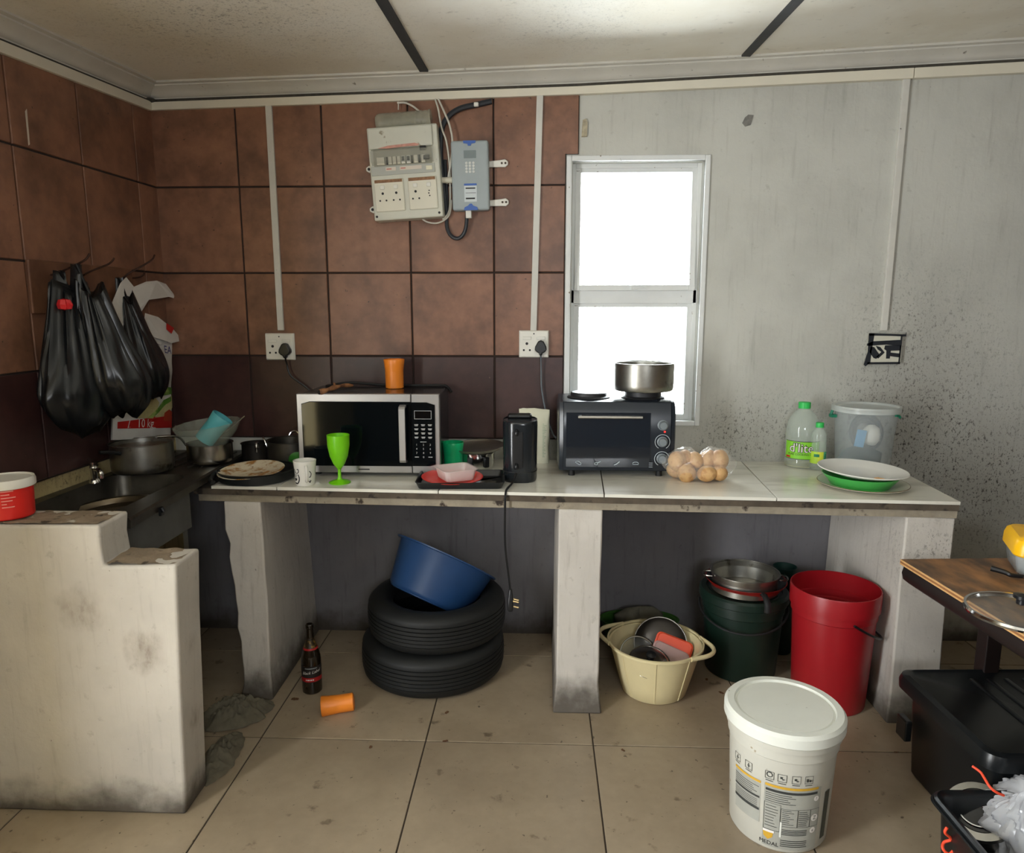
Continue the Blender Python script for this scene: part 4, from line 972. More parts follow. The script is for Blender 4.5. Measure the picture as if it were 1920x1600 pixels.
m = M(); wraprect(m, -.075, .105, .1135, .1155, f2, n=40); wraprect(m, -.075, .105, .0395, .041, f2, n=40); obj('label_border', m, INK, bo, smooth=60, recalc=False)
m = M(); m.text("d'lite", .052, None, fn=lambda p: cylfn(rL+.0010, .086, aF)(Vector((p.x, p.y, 0))), off=.0022); obj('lettering_outline', m, INK, bo, smooth=0, recalc=False)
m = M(); m.text("d'lite", .052, None, fn=lambda p: cylfn(rL+.0018, .086, aF)(Vector((p.x, p.y, 0)))); obj('lettering', m, WPR, bo, smooth=0, recalc=False)
m = M(); m.text('PURE COOKING OIL', .012, None, fn=lambda p: cylfn(rL+.0012, .060, aF)(Vector((p.x, p.y, 0)))); obj('lettering', m, INK, bo, smooth=0, recalc=False)
m = M(); wraprect(m, -.068, -.045, .044, .052, f2); obj('label_flash', m, REDP, bo, smooth=0, recalc=False)
m = M(); m.lathe([(0, .004), (.064, .004), (.064, .010), (0, .010)], 32); obj('oil', m, pm('pale_oil', rgb(226, 214, 150), .1, alpha=.4), bo)
m = M(); m.tube([(.03, -.012, .258), (.05, -.02, .262), (.062, -.025, .25)], .003, 6, smooth=3); 
# --- small bottle
def ribs(p, a, r, z): s_ = 1+.035*math.sin(z*320)*(1 if .085 < z < .15 else 0)+.02*math.sin(a*9+z*160)*(1 if .08 < z < .15 else 0); return (p[0]*s_, p[1]*s_, p[2])
prof = [(.027, 0), (.031, .006), (.0315, .028)]+[(.0315, .03+.01*k) for k in range(1, 6)]+[(.0315-.0003*k, .085+.007*k) for k in range(9)]+[(.025, .157), (.016, .170), (.0125, .176), (.012, .192)]
bs_ = bottle('juice_bottle', 'small ridged clear bottle with yellow-green label in front of the oil bottle', (1.165, -.150, ZC+.0005), prof, .0155, .020, GCAP, fn=ribs)
m = M(); fL = cylfn(.0320, 0, R(-90)); wraprect(m, -.05, -.012, .028, .078, fL, n=16); obj('label', m, pm('yellow_green_label', rgb(178, 214, 60), .45), bs_, smooth=60, recalc=False)
m = M(); wraprect(m, -.012, .012, .028, .078, fL, n=12); obj('label', m, pm('yellow_label', rgb(214, 222, 70), .45), bs_, smooth=60, recalc=False)
m = M(); wraprect(m, .012, .05, .028, .078, fL, n=16); obj('label', m, pm('sea_green_label', rgb(90, 190, 140), .45), bs_, smooth=60, recalc=False)
m = M(); wraprect(m, -.012, .010, .056, .068, cylfn(.0326, 0, R(-118))); obj('label_mark', m, pm('dark_green_print', rgb(20, 120, 80), .5), bs_, smooth=0, recalc=False)
for k in range(5):
    m = M(); wraprect(m, .016, .034, .036+k*.007, .0385+k*.007, cylfn(.0326, 0, R(-90))); obj('label_text', m, MATS['dark_green_print'], bs_, smooth=0, recalc=False)
# --- translucent bucket
cb = thing('storage_bucket', 'translucent lidded plastic bucket holding coiled black hose, near the wall', 'bucket', (1.345, -.155, ZC+.0005))
TRL = pm('translucent_plastic', rgb(206, 214, 214), .3, alpha=.22)
TRL2 = pm('translucent_lid', rgb(214, 220, 216), .3, alpha=.45)
m = M(); m.lathe(wall_profile([(.100, 0), (.103, .005), (.119, .245), (.122, .25), (.122, .255)], .002), 48); obj('body', m, TRL, cb)
m = M(); m.lathe([(0, .262), (.118, .262), (.120, .270), (.130, .271), (.131, .262), (.131, .248), (.126, .247), (.124, .256), (0, .257)], 48); obj('lid', m, TRL2, cb)
GHAND = pm('dark_green_handle', rgb(20, 112, 84), .4)
m = M(); m.box(-.145, -.124, -.02, .01, .222, .234); m.tube([(-.142, -.005, .234), (-.137, -.005, .250)], .006, 8); obj('handle_lug', m, GHAND, cb)
m = M(); m.tube([(.07, -.106, .243), (.085, -.100, .242), (.092, -.096, .234)], .005, 8, smooth=3); obj('handle_lug', m, GHAND, cb)
m = M()
for k in range(4):
    m.tube([((.060-.006*k)*math.cos(2*PI*i/32)+.002*k, .0+.012*(k-1.5), .155+(.070-.006*k)*math.sin(2*PI*i/32)) for i in range(32)], .011, 8, closed=True)
tag(obj('coiled_hose', m, pm('dark_hose', rgb(34, 40, 48), .5), loc=(1.355, -.165, ZC+.001), rot=(R(-12), 0, 0)), 'coil of dark hose inside the translucent bucket', 'hose')
m = M(); m.lathe([(0, -.04), (.02, -.038), (.034, -.02), (.037, .005), (.03, .028), (.012, .04), (0, .042)], 20, fn=lambda p, a, r, z: tuple(Vector(p)*(1+.12*mnoise.noise(Vector(p)*40))))
tag(obj('white_cloth_bundle', m, WHITE, loc=(1.355, -.195, ZC+.155), rot=(0, 0, 0), smooth=80), 'balled white cloth in the middle of the coiled hose', 'cloth')
m = M(); m.box(-.018, .018, -.004, .004, -.035, .035); tag(obj('blue_packet', m, pm('blue_packet_film', rgb(70, 150, 200), .4), loc=(1.30, -.225, ZC+.145), rot=(0, R(8), R(-10)), bevel=.002), 'light blue packet inside the translucent bucket', 'packet')
m = M(); m.lathe([(0, 0), (.07, 0), (.085, .03), (.075, .07), (.03, .095), (0, .1)], 28, fn=lambda p, a, r, z: tuple(Vector(p)*(1+.2*mnoise.noise(Vector(p)*18))))
tag(obj('dark_cloth_bundle', m, pm('dark_teal_cloth', rgb(40, 58, 60), .8), loc=(1.34, -.15, ZC+.006), smooth=80), 'dark cloth bundled at the bottom of the translucent bucket', 'cloth')
# --- plates at the right end
pc = Vector((1.222, -.445, ZC+.0005))
def plate_prof(r, h_, t=.0035): return [(0, 0), (r*.58, 0), (r*.64, h_*.15), (r*.97, h_*.85), (r, h_), (r*.985, h_+t*.7), (r*.64, h_*.2+t), (r*.58, t), (0, t)]
m = M(); m.lathe(plate_prof(.160, .016), 64)
pl_ = thing('dinner_plate', 'gold-rimmed cream plate at the bottom of the plate pile', 'plate', pc, 0, 'plates piled at the counter end'); obj('dish', m, pm('cream_ceramic', rgb(226, 222, 206), .2), pl_)
m = M(); m.tube([(.1585*math.cos(2*PI*i/64), .1585*math.sin(2*PI*i/64), .0175) for i in range(64)], .0014, 5, closed=True); obj('rim_line', m, pm('gold_brown_line', rgb(90, 66, 34), .4), pl_)
m = M(); m.lathe(wall_profile([(.085, 0), (.105, .008), (.134, .044), (.136, .046)], .003), 56)
tag(obj('green_bowl', m, pm('grass_green_plastic', rgb(74, 178, 84), .35), loc=pc+Vector((-.012, -.006, .0045))), 'shallow green plastic bowl between the two plates', 'bowl')
m = M(); m.lathe(plate_prof(.158, .022), 64)
pt_ = thing('dinner_plate', 'white enamel plate with food crumbs on top of the plate pile', 'plate', pc+Vector((-.008, -.006, .0475)), 0, 'plates piled at the counter end'); pt_.rotation_euler = (R(1.5), R(2.2), 0)
obj('dish', m, pm('white_enamel', rgb(234, 233, 226), .18), pt_)
m = M(); m.grid(lambda u, v: (.03+.04*(u-.5)*(1-.6*abs(v-.5)), -.075+.028*(v-.5), .0052+.004*abs(mnoise.noise(Vector((u*9, v*9, 0))))), 10, 8); obj('crumbs', m, pm('orange_crumbs', rgb(226, 166, 84), .6), pt_, recalc=False)
# ================================================================== ELECTRICS ON THE BACK WALL
def conduit(label, xt, xb, zb, w=.027, y0=-.011):
    mm = M(); zt = trb((xt+xb)/2)+.002
    mm.loft([[(x-w/2, y0, z), (x+w/2, y0, z), (x+w/2, y0-.014, z), (x-w/2, y0-.014, z)] for x, z in ((xb, zb), (xt, zt))])
    return tag(obj('conduit', mm, PVC, smooth=0, bevel=.002), label, 'conduit', 'vertical cable trunking strips')
PVC = pm('grey_white_pvc', rgb(206, 204, 196), .5, var=.08, vs=12, spots=[(rgb(70, 62, 54), 60, .70, .05)])
conduit('white cable strip running down the brown tiles to the socket behind the microwave', -1.129, -1.127, 1.397)
conduit('white cable strip running down beside the window to the socket', -.004, -.026, 1.397)
conduit('pale cable strip on the bare plaster above the taped-over socket', 1.464, 1.458, 1.398, y0=0)
def socket(label, px, plugside=True, y0=-.011):
    c = ony(px[0], px[1], y0)
    t = thing('wall_socket', label, 'socket', (c.x, y0, c.z))
    w_, h_ = .128, .116
    mm = M(); mm.box(-w_/2, w_/2, -.012, 0, -h_/2, h_/2); obj('back_box', mm, WHITE, t, smooth=0, bevel=.003)
    mm = M(); mm.box(-w_/2+.002, w_/2-.002, -.020, -.012, -h_/2+.002, h_/2-.002); obj('plate', mm, WHITE, t, smooth=0, bevel=.004)
    for sx in (-1, 1):
        mm = M(); mm.box(sx*.030-.019, sx*.030+.019, -.0235, -.019, .018, .032); obj('rocker_switch', mm, WHITE, t, smooth=0, bevel=.002)
    for (hx_, hz_, r_) in ((-.030, .002, .006), (-.043, -.026, .0045), (-.017, -.026, .0045), (0, .044, .003)):
        mm = M(); mm.prism(circ(r_, 12, hx_, hz_), -.0206, -.019, 'y'); obj('pin_hole', mm, BLACKM, t, smooth=0)
    return t, c
def plug(label, c, dx, cord, cordmat=BLACK):
    t = thing('mains_plug', label, 'plug', (c.x+dx, c.y-.021, c.z-.012))
    mm = M(); pts = [(-.026, -.012), (-.024, .002), (-.012, .024), (0, .030), (.012, .024), (.024, .002), (.026, -.012), (.016, -.022), (.007, -.026), (.006, -.036), (-.006, -.036), (-.007, -.026), (-.016, -.022)]
    mm.prism(pts, -.030, 0, 'y'); obj('body', mm, BLACK, t, smooth=30, bevel=.005, seg=3)
    base_ = Vector((c.x+dx, c.y-.021, c.z-.012))
    mm = M(); mm.tube([(0, -.016, -.034)]+[tuple(Vector(p)-base_) for p in cord], .0038, 8, smooth=6); obj('cord', mm, cordmat, t)
    return t
s1, c1 = socket('white double wall socket on the tiles above the microwave, with a black plug', (527, 650))
plug('black plug in the socket above the microwave, its cord running behind the oven', c1, .030, [(c1.x+.030, -.035, 1.25), (c1.x+.045, -.035, 1.20), (c1.x+.10, -.03, 1.155), (c1.x+.16, -.025, 1.10)])
s2, c2 = socket('white double wall socket beside the window, with a pale corded plug', (1001, 645))
plug('dark plug in the socket beside the window, its grey cord running to the tabletop oven', c2, .030, [(c2.x+.032, -.032, 1.24), (c2.x+.036, -.030, 1.14), (c2.x+.06, -.030, 1.02), (c2.x+.085, -.04, .95), (c2.x+.105, -.06, .93)], pm('grey_cord', rgb(96, 102, 108), .5))
# taped-over blank plate
c3 = ony(1656, 654, 0)
tb = thing('taped_socket', 'white wall plate criss-crossed with black tape on the mouldy plaster', 'socket', (c3.x, 0, c3.z))
w_, h_ = .138, .128
m = M(); m.box(-w_/2, w_/2, -.020, 0, -h_/2, h_/2); obj('plate', m, pm('old_cream_plate', rgb(206, 204, 188), .5, var=.06, vs=20), tb, smooth=0, bevel=.003)
TAPE = pm('black_tape', rgb(34, 38, 44), .45, var=.15, vs=30)
def tape(poly):
    # coordinates read off the plate front in a 0..1 frame (x right, y down)
    mm = M(); mm.prism([((x-.5)*w_, (.5-y)*h_) for x, y in poly], -.0215, -.0195, 'y'); obj('tape', mm, TAPE, tb, smooth=0)
for poly in ([(-.03, -.02), (1.06, .02), (1.08, -.06), (1.09, .09), (.6, .07), (-.03, .06)], [(-.04, -.01), (.13, .0), (.09, .5), (.07, .95), (-.06, 1.08), (-.12, 1.02), (-.03, .6)],
             [(-.07, .33), (.1, .25), (.92, .2), (.93, .40), (.5, .36), (-.06, .40)], [(-.02, .94), (.98, .93), (.97, 1.0), (-.02, 1.01)], [(.93, .05), (.98, .05), (.96, 1.0), (.92, .99)],
             [(.05, .42), (.15, .44), (.34, .70), (.24, .83), (.16, .80), (.02, .6)], [(.20, .40), (.34, .44), (.48, .62), (.30, .82), (.24, .76), (.38, .60), (.27, .52)], [(.48, .38), (.96, .38), (.95, .55), (.66, .56), (.65, .82), (.54, .82), (.53, .56), (.46, .5)],
             [(.66, .62), (.95, .65), (.95, .78), (.66, .74)]): tape(poly)
# --- distribution board
dz = ony(761, 325, -.07)
db = thing('distribution_board', 'aged white distribution board with breakers above and four sockets below', 'fuse box', (dz.x, -.011, dz.z), (0, R(-3.5), 0))
W2, H2 = .144, .183
DBM = pm('db_plastic', rgb(206, 206, 192), .45, var=.07, vs=10, spots=[(rgb(150, 140, 118), 22, .63, .08)])
m = M(); m.box(-W2, W2, -.075, 0, -H2, H2); obj('enclosure', m, DBM, db, smooth=0, bevel=.006)
m = M(); m.box(-W2+.004, W2-.02, -.086, -.07, .072+.025, H2-.004); obj('top_cover', m, DBM, db, smooth=0, bevel=.006)
m = M(); m.box(-W2+.006, W2-.02, -.079, -.074, -.006, .030); obj('label_rail', m, pm('db_grey', rgb(176, 178, 170), .5), db, smooth=0, bevel=.002)
m = M(); m.box(-W2+.02, W2-.03, -.078, -.074, .030, .096); rc = obj('breaker_recess', m, pm('db_recess', rgb(150, 148, 132), .6, var=.2, vs=20), db, smooth=0)
for i, (x, wd, dark) in enumerate(((-.095, .034, 0), (-.070, .008, 1), (-.056, .016, 0), (-.038, .016, 0), (-.020, .016, 0), (-.002, .018, 2), (.020, .018, 2), (.034, .006, 1), (.050, .018, 0), (.064, .008, 1), (.080, .018, 0))):
    m = M(); m.box(x-wd/2+.001, x+wd/2-.001, -.086, -.077, .034, .064); bk = obj('breaker', m, (OFFWHITE, BLACKM, WHITE)[dark], db, smooth=0, bevel=.0015)
    if dark == 2: m = M(); m.box(x-.005, x+.005, -.094, -.085, .044, .060); obj('toggle', m, BLACK, bk, smooth=0)
for x, z in ((.082, .088), (.094, .052)):
    m = M(); m.box(x-.013, x+.013, -.09, -.084, z-.009, z+.009); obj('isolator_knob', m, BLACK, db, bevel=.003)
CLEARDOOR = pm('smoky_clear_door', rgb(190, 190, 176), .15, alpha=.30)
m = M(); m.loft([[(-W2+.012, -.076, .098), (W2-.024, -.076, .098), (W2-.024, -.100, .085), (-W2+.012, -.100, .085)], [(-W2+.012, -.078, .034), (W2-.024, -.078, .034), (W2-.024, -.100, .046), (-W2+.012, -.100, .046)]]); obj('clear_door', m, CLEARDOOR, db, smooth=0)
m = M(); m.prism([(-.10, .098), (-.06, .106), (.05, .110), (.07, .104), (.06, .098), (.02, .099), (-.06, .095)], -.0885, -.0855, 'y'); obj('warning_sticker', m, pm('faded_red_sticker', rgb(206, 150, 134), .6, var=.3, vs=60), db, smooth=0)
XR = Matrix.Rotation(R(90), 4, 'X')
for x0, x1, s_ in ((-.078, -.036, 'INV  Bkr'), (-.020, .070, '+16A')):
    m = M(); m.box(x0, x1, -.0800, -.0785, .010, .024); st = obj('paper_label', m, pm('paper_label', rgb(214, 204, 190), .7), db, smooth=0)
    m = M(); m.box(x0+.004, x0+.024, -.0806, -.0800, .015, .019); obj('faded_print', m, pm('faded_red_ink', rgb(190, 110, 100), .6), st, smooth=0)
m = M(); m.box(.088, .114, -.083, -.0785, .004, .020); obj('test_button', m, pm('cream_button', rgb(226, 222, 196), .5), db, smooth=0, bevel=.001)
for k, x in enumerate((-.070, .066)):
    m = M(); m.box(x-.062+.004*k, x+.060, -.083, -.074, -.150, -.022); pn = obj('socket_panel', m, pm('socket_cream', rgb(222, 218, 200), .4, var=.03, vs=9), db, smooth=0, bevel=.004)
    m = M(); m.box(x-.058+.004*k, x+.056, -.0834, -.0825, -.036, -.024); obj('rust_stain', m, pm('rust_smear', rgb(150, 112, 82), .8, var=.5, vs=70), pn, smooth=0)
    for q in (-.028, .028):
        m = M(); m.box(x+q-.009, x+q+.009, -.0865, -.082, -.062, -.046); obj('rocker_switch', m, WHITE, pn, smooth=0, bevel=.002)
        if k == 1 and q > 0: hs = ((.0, -.078, .0028), (-.002, -.088, .0028), (.001, -.098, .0028))
        else: hs = ((0, -.078, .0052), (-.013, -.106, .0038), (.013, -.106, .0038))
        for hx_, hz_, r_ in hs:
            m = M(); m.prism(circ(r_, 12, x+q+hx_, hz_), -.0838, -.082, 'y'); obj('pin_hole', m, BLACKM, pn, smooth=0)
for x in (-W2+.012, W2-.016):
    m = M(); m.prism(circ(.005, 12, x, -H2+.016), -.0765, -.074, 'y'); obj('screw', m, BLACKM, db, smooth=0)
for z in (.035, -.128):
    m = M(); m.prism([(-W2, z-.014), (-W2-.018, z-.014), (-W2-.03, z-.006), (-W2-.03, z+.006), (-W2-.018, z+.014), (-W2, z+.014)], -.014, -.006, 'y'); lg = obj('fixing_lug', m, WHITE, db, bevel=.003)
    m = M(); m.prism(circ(.006, 12, -W2-.017, z), -.0155, -.0135, 'y'); obj('screw', m, BLACKM, lg, smooth=0)
# --- clear roll / jar on top of the board
jx = ony(757, 228, -.05)
jr = thing('clear_bottle', 'dusty clear plastic bottle lying on top of the distribution board', 'bottle', jx, (0, R(-3.5), 0))
m = M(); m.lathe([(0, -.112), (.030, -.112), (.036, -.104), (.0375, -.09), (.0375, .05)]+[(.0375+.0015*math.sin(k*1.6), .05+k*.005) for k in range(9)]+[(.037, .105), (.040, .106), (.040, .114), (0, .114)], 32, T=Matrix.Rotation(R(90), 4, 'Y')); obj('bottle', m, pm('dusty_clear', rgb(186, 184, 164), .25, alpha=.5, var=.2, vs=20), jr)
m = M(); m.lathe([(0, -.08), (.026, -.08), (.026, .06), (0, .06)], 20, T=Matrix.Translation((0, 0, -.008)) @ Matrix.Rotation(R(90), 4, 'Y')); obj('contents', m, pm('grey_contents', rgb(110, 106, 92), .8, var=.4, vs=30), jr)
# --- prepaid meter
mt = ony(882, 330, -.055)
me_ = thing('prepaid_meter', 'grey prepaid electricity meter with keypad and blue tabs, beside the distribution board', 'electricity meter', (mt.x, -.011, mt.z), (0, R(-1.0), 0))
MW_, MH_ = .077, .138
m = M(); m.box(-MW_, MW_, -.055, -.004, -MH_, MH_); obj('case', m, GREYP, me_, smooth=0, bevel=.010, seg=3)
m = M(); m.box(-.024, .026, -.0575, -.054, .068, .098); obj('display', m, pm('meter_lcd', rgb(122, 134, 136), .25), me_, smooth=0)
for r_ in range(4):
    for c_ in range(3):
        m = M(); m.lathe([(0, 0), (.0058, 0), (.005, .003), (0, .0035)], 10, T=Matrix.Translation((-.014+c_*.0145, -.0545, .049-r_*.0115)) @ Matrix.Rotation(R(90), 4, 'X')); kk = obj('key', m, pm('pale_key', rgb(214, 216, 210), .4), me_)
BLUET = pm('blue_seal', rgb(62, 100, 176), .4)
m = M(); m.prism([(-.026, .136), (.026, .136), (.024, .126), (.008, .124), (.006, .116), (-.006, .116), (-.008, .124), (-.024, .126)], -.058, -.052, 'y'); obj('blue_tab', m, BLUET, me_, smooth=0)
m = M(); m.prism([(-.030, -.138), (.030, -.138), (.026, -.126), (.010, -.120), (.004, -.112), (-.004, -.112), (-.012, -.120), (-.026, -.126)], -.058, -.052, 'y'); obj('blue_tab', m, BLUET, me_, smooth=0)
m = M(); m.box(-.026, .026, -.0565, -.0545, -.104, -.032); st = obj('rating_label', m, pm('rating_paper', rgb(206, 214, 216), .6), me_, smooth=0)
m = M(); m.box(-.026, .026, -.0572, -.0560, -.040, -.032); obj('blue_header', m, BLUET, st, smooth=0)
for z0, z1, x1 in ((-.053, -.048, .020), (-.070, -.0685, .022), (-.094, -.088, .018)):
    m = M(); m.box(-.020, x1, -.0572, -.0562, z0, z1); obj('small_print', m, INK, st, smooth=0)
for z in (.052, -.104):
    m = M(); m.prism([(MW_-.004, z-.014), (MW_+.045, z-.014), (MW_+.066, z-.015), (MW_+.078, z-.006), (MW_+.078, z+.008), (MW_+.066, z+.017), (MW_+.045, z+.014), (MW_-.004, z+.010)], -.014, -.004, 'y'); lg = obj('fixing_lug', m, WHITE, me_, bevel=.003)
    for dx in (.052, .067):
        m = M(); m.prism(circ(.0045, 10, MW_+dx, z+.001), -.0155, -.0135, 'y'); obj('screw', m, MORTAR, lg, smooth=0)
m = M(); m.box(-.024, .0, -.045, -.015, -MH_-.030, -MH_+.002); obj('cable_gland', m, WHITE, me_, bevel=.003)
m = M(); m.lathe([(0, 0), (.012, 0), (.012, .055), (0, .055)], 14, T=Matrix.Translation((-MW_-.043, -.03, -.012)) @ Matrix.Rotation(R(90), 4, 'Y')); obj('conduit_coupling', m, OFFWHITE, me_)
# --- cables
def cable(label, pts, r, mat, y=-.03, sm=6):
    P = [ony(a, b, (c[0] if c else y)) for a, b, *c in pts]
    mm = M(); mm.tube(P, r, 8, smooth=sm); return tag(obj('cable', mm, mat), label, 'cable', 'cables around the fuse box')
BCAB = pm('black_cable', rgb(38, 42, 48), .5); WCAB = pm('white_cable', rgb(206, 202, 190), .5); 
cable('thick black cable looping from the ceiling edge down behind the fuse box', [(922, 190, -.02), (895, 196, -.024), (862, 204), (840, 220), (828, 245, -.03), (826, 300, -.02), (832, 360, -.02), (838, 405, -.02)], .0115, BCAB)
cable('black cable looping under the fuse box into the grey meter', [(834, 300, -.016), (838, 380, -.016), (838, 425, -.02), (848, 444, -.025), (862, 446, -.03), (873, 430, -.04), (876, 396, -.042)], .008, BCAB)
cable('white wire running from the trunking down to the grey meter', [(822, 186, -.028), (832, 208, -.04), (842, 232, -.045), (848, 262, -.05), (846, 300, -.04), (838, 345, -.03)], .0042, WCAB)
cable('white wire dropping from the trunking beside the fuse box', [(816, 186, -.028), (822, 206, -.045), (828, 240, -.046), (836, 262, -.044), (842, 300, -.03), (844, 350, -.03), (842, 395, -.03), (830, 412, -.03)], .0038, WCAB)
cable('short white wire bent above the clear bottle', [(745, 193, -.028), (760, 193, -.035), (775, 200, -.04), (792, 214, -.02)], .004, WCAB)
cable('white wire stub hanging from the trunking above the clear bottle', [(747, 190, -.03), (747, 206, -.03)], .0025, WCAB, sm=0)
cable('loose white wire curling under the fuse box', [(785, 405, -.03), (800, 416, -.04), (822, 418, -.04), (842, 404, -.03), (846, 375, -.025)], .0035, WCAB)
m = M(); pclip = ony(893, 196, -.036); m.box(-.010, .010, -.006, .008, -.008, .008); tag(obj('cable_clip', m, WHITE, loc=pclip, bevel=.003), 'small white clip on the thick black cable', 'clip')
# small rusty bracket and chipped patch on the plaster
m = M(); bk = ony(1096, 240, -.004); m.prism([(-.012, -.035), (.010, -.035), (.012, .02), (.004, .035), (-.008, .03)], -.006, .004, 'y'); tag(obj('wall_bracket', m, pm('peeling_metal', rgb(176, 166, 140), .6, var=.4, vs=60), loc=bk, smooth=0), 'small corroded metal bracket on the plaster above the window corner', 'bracket')
m = M(); bk = ony(1402, 226, 0); m.prism([(-.022, -.01), (-.01, -.024), (.012, -.018), (.022, .02), (.0, .022), (-.012, .012)], -.003, .002, 'y'); o = obj('chipped_patch', m, pm('grey_chip', rgb(128, 126, 120), .9, var=.4, vs=50), wall_back, loc=bk, smooth=0)

# ================================================================== UNDER THE COUNTER
def tyre(label, loc, rot, R_=.292, W_=.178, ri=.180):
    t = thing('car_tyre', label, 'tyre', loc, rot, 'stacked tyres')
    w = W_/2
    prof = [(ri, -w*.62), (ri+.010, -w*.84), (ri+.040, -w*.99), (R_-.050, -w*.99), (R_-.022, -w*.90), (R_-.007, -w*.72)]
    for k in range(-3, 4):
        zc_ = k*w*.19; rr = R_-.004*(abs(k)/3)**2
        if k > -3: prof += [(rr-.007, zc_-w*.082), (rr, zc_-w*.075)]
        prof += [(rr, zc_+w*.075)]+([(rr-.007, zc_+w*.082)] if k < 3 else [])
    prof += [(R_-.007, w*.72), (R_-.022, w*.90), (R_-.050, w*.99), (ri+.040, w*.99), (ri+.010, w*.84), (ri, w*.62), (ri+.008, w*.58), (R_-.02, w*.50), (R_-.02, -w*.50), (ri+.008, -w*.58)]
    mm = M(); n = 72; rings = []
    k = len(prof); vs = []; fs = []
    for i in range(n):
        a = 2*PI*i/n
        for r_, z_ in prof: vs.append((r_*math.cos(a), r_*math.sin(a), z_+w))
    for i in range(n):
        for j in range(k): fs.append((i*k+j, ((i+1) % n)*k+j, ((i+1) % n)*k+(j+1) % k, i*k+(j+1) % k))
    mm.add(vs, fs); obj('carcass', mm, RUBBER, t, smooth=50)
    for z_ in (.012, W_-.012):
        mm = M(); mm.tube([((R_-.05)*math.cos(2*PI*i/64), (R_-.05)*math.sin(2*PI*i/64), W_*.5+(z_-W_*.5)*1.06) for i in range(64)], .003, 6, closed=True); obj('sidewall_ridge', mm, RUBBER, t)
    return t
tyre('lower of two stacked black car tyres under the counter', (-.437, -.318, 0), 0, .296, .170)
tyre('upper of two stacked black car tyres under the counter', (-.420, -.312, .171), .3, .285, .165)
# blue basin tilted on the tyres
bb = thing('washing_basin', 'dark blue plastic basin tilted on top of the tyres', 'basin', (-.385, -.31, .3), (R(-24), R(25), 0))
BLUEB = pm('navy_plastic', rgb(27, 60, 102), .45, var=.1, vs=12)
m = M(); m.lathe(wall_profile([(.150, 0), (.165, .006), (.175, .02), (.208, .190), (.211, .193), (.225, .194), (.226, .199)], .003), 64); obj('body', m, BLUEB, bb)
bb.location = (-.462, -.33, .292)
# beer bottle
be = thing('beer_bottle', 'brown glass beer bottle with red and black label beside the left pier', 'bottle', (-.888, -.535, .0005))
AMBER = pm('amber_glass', rgb(30, 22, 12), .08, coat=.4)
m = M(); m.lathe([(0, 0), (.034, 0), (.038, .005), (.0385, .02), (.0385, .135), (.036, .155), (.026, .185), (.018, .205), (.0145, .225), (.0135, .262), (.0155, .264), (.0155, .276), (.013, .279), (.011, .279), (.011, .268), (0, .266)], 40); obj('glass', m, AMBER, be)
fB = cylfn(.0389, 0, R(-75)); m = M(); wraprect(m, -.052, .052, .052, .118, fB, n=24); obj('label', m, pm('label_black', rgb(30, 26, 26), .5), be, smooth=60, recalc=False)
fB2 = cylfn(.0394, 0, R(-75)); m = M(); wraprect(m, -.052, .052, .055, .072, fB2, n=24); obj('label_band', m, pm('label_red', rgb(176, 34, 36), .5), be, smooth=60, recalc=False)
m = M(); m.text('Black Label', .0165, None, fn=lambda p: cylfn(.0396, .094, R(-75))(Vector((p.x, p.y+p.x*.12, 0))), shear=.35); obj('lettering', m, WPR, be, smooth=0, recalc=False)
m = M(); wraprect(m, -.024, .024, .109, .112, cylfn(.0394, 0, R(-75))); obj('small_print', m, GREYP, be, smooth=0, recalc=False)
m = M(); wraprect(m, -.022, .010, .061, .066, cylfn(.0397, 0, R(-75))); obj('small_print', m, WPR, be, smooth=0, recalc=False)
m = M(); m.lathe([(.0265, .186), (.0192, .2045), (.0152, .226), (.0150, .226), (.0185, .2045), (.0260, .186)], 32, ring=True); obj('neck_label', m, pm('neck_dark', rgb(40, 32, 20), .4, c2=rgb(150, 120, 60), c2amt=.58, c2s=60), be)
m = M(); m.lathe([(.0290, .180), (.0268, .187), (.0262, .187), (.0284, .180)], 32, ring=True); obj('neck_band', m, MATS['label_red'], be)
# tipped orange cup on the floor
cpos = onz(636, 1318, .036)
m = M(); tumbler(m, .028, .0375, .118, rimband=False)
tag(obj('tumbler', m, ORANGE, loc=(cpos.x+.052, cpos.y+.015, .0335), rot=(0, R(-90-4.6), R(12))), 'orange plastic tumbler lying on its side on the floor', 'cup')
# cream tub
CREAM = pm('cream_plastic', rgb(214, 200, 156), .45, var=.06, vs=8)
tu = thing('laundry_tub', 'cream plastic tub with cut-out handles holding pot lids, under the counter', 'tub', (.462, -.47, .0005), R(-22))
m = M(); m.lathe(wall_profile([(.118, 0), (.125, .006), (.140, .06), (.176, .195), (.180, .198), (.186, .198), (.187, .208), (.183, .209)], .0032), 72); obj('body', m, CREAM, tu)
for k in range(8):
    a = 2*PI*k/8+.25; m = M(); m.tube([((.122+.0185)*math.cos(a), (.122+.0185)*math.sin(a), .06), (.1765*math.cos(a), .1765*math.sin(a), .193)], .0022, 6); m.tube([(.126*math.cos(a), .126*math.sin(a), .008), ((.1405)*math.cos(a), .1405*math.sin(a), .06)], .0022, 6); obj('rib', m, CREAM, tu)
for s_ in (0, PI):
    m = M(); arc = [R(-32+64*i/10) for i in range(11)]
    outp = [((.184+.040*math.cos(q*2.6)**2)*math.cos(q), (.184+.040*math.cos(q*2.6)**2)*math.sin(q)) for q in arc]
    m.tube([(x, y, .203) for x, y in outp], .0075, 8, smooth=2, T=Matrix.Rotation(s_, 4, 'Z'), flat=1.2); obj('grip', m, CREAM, tu)
LIDG = pm('dark_lid', rgb(52, 48, 44), .3, .6, var=.2, vs=10)
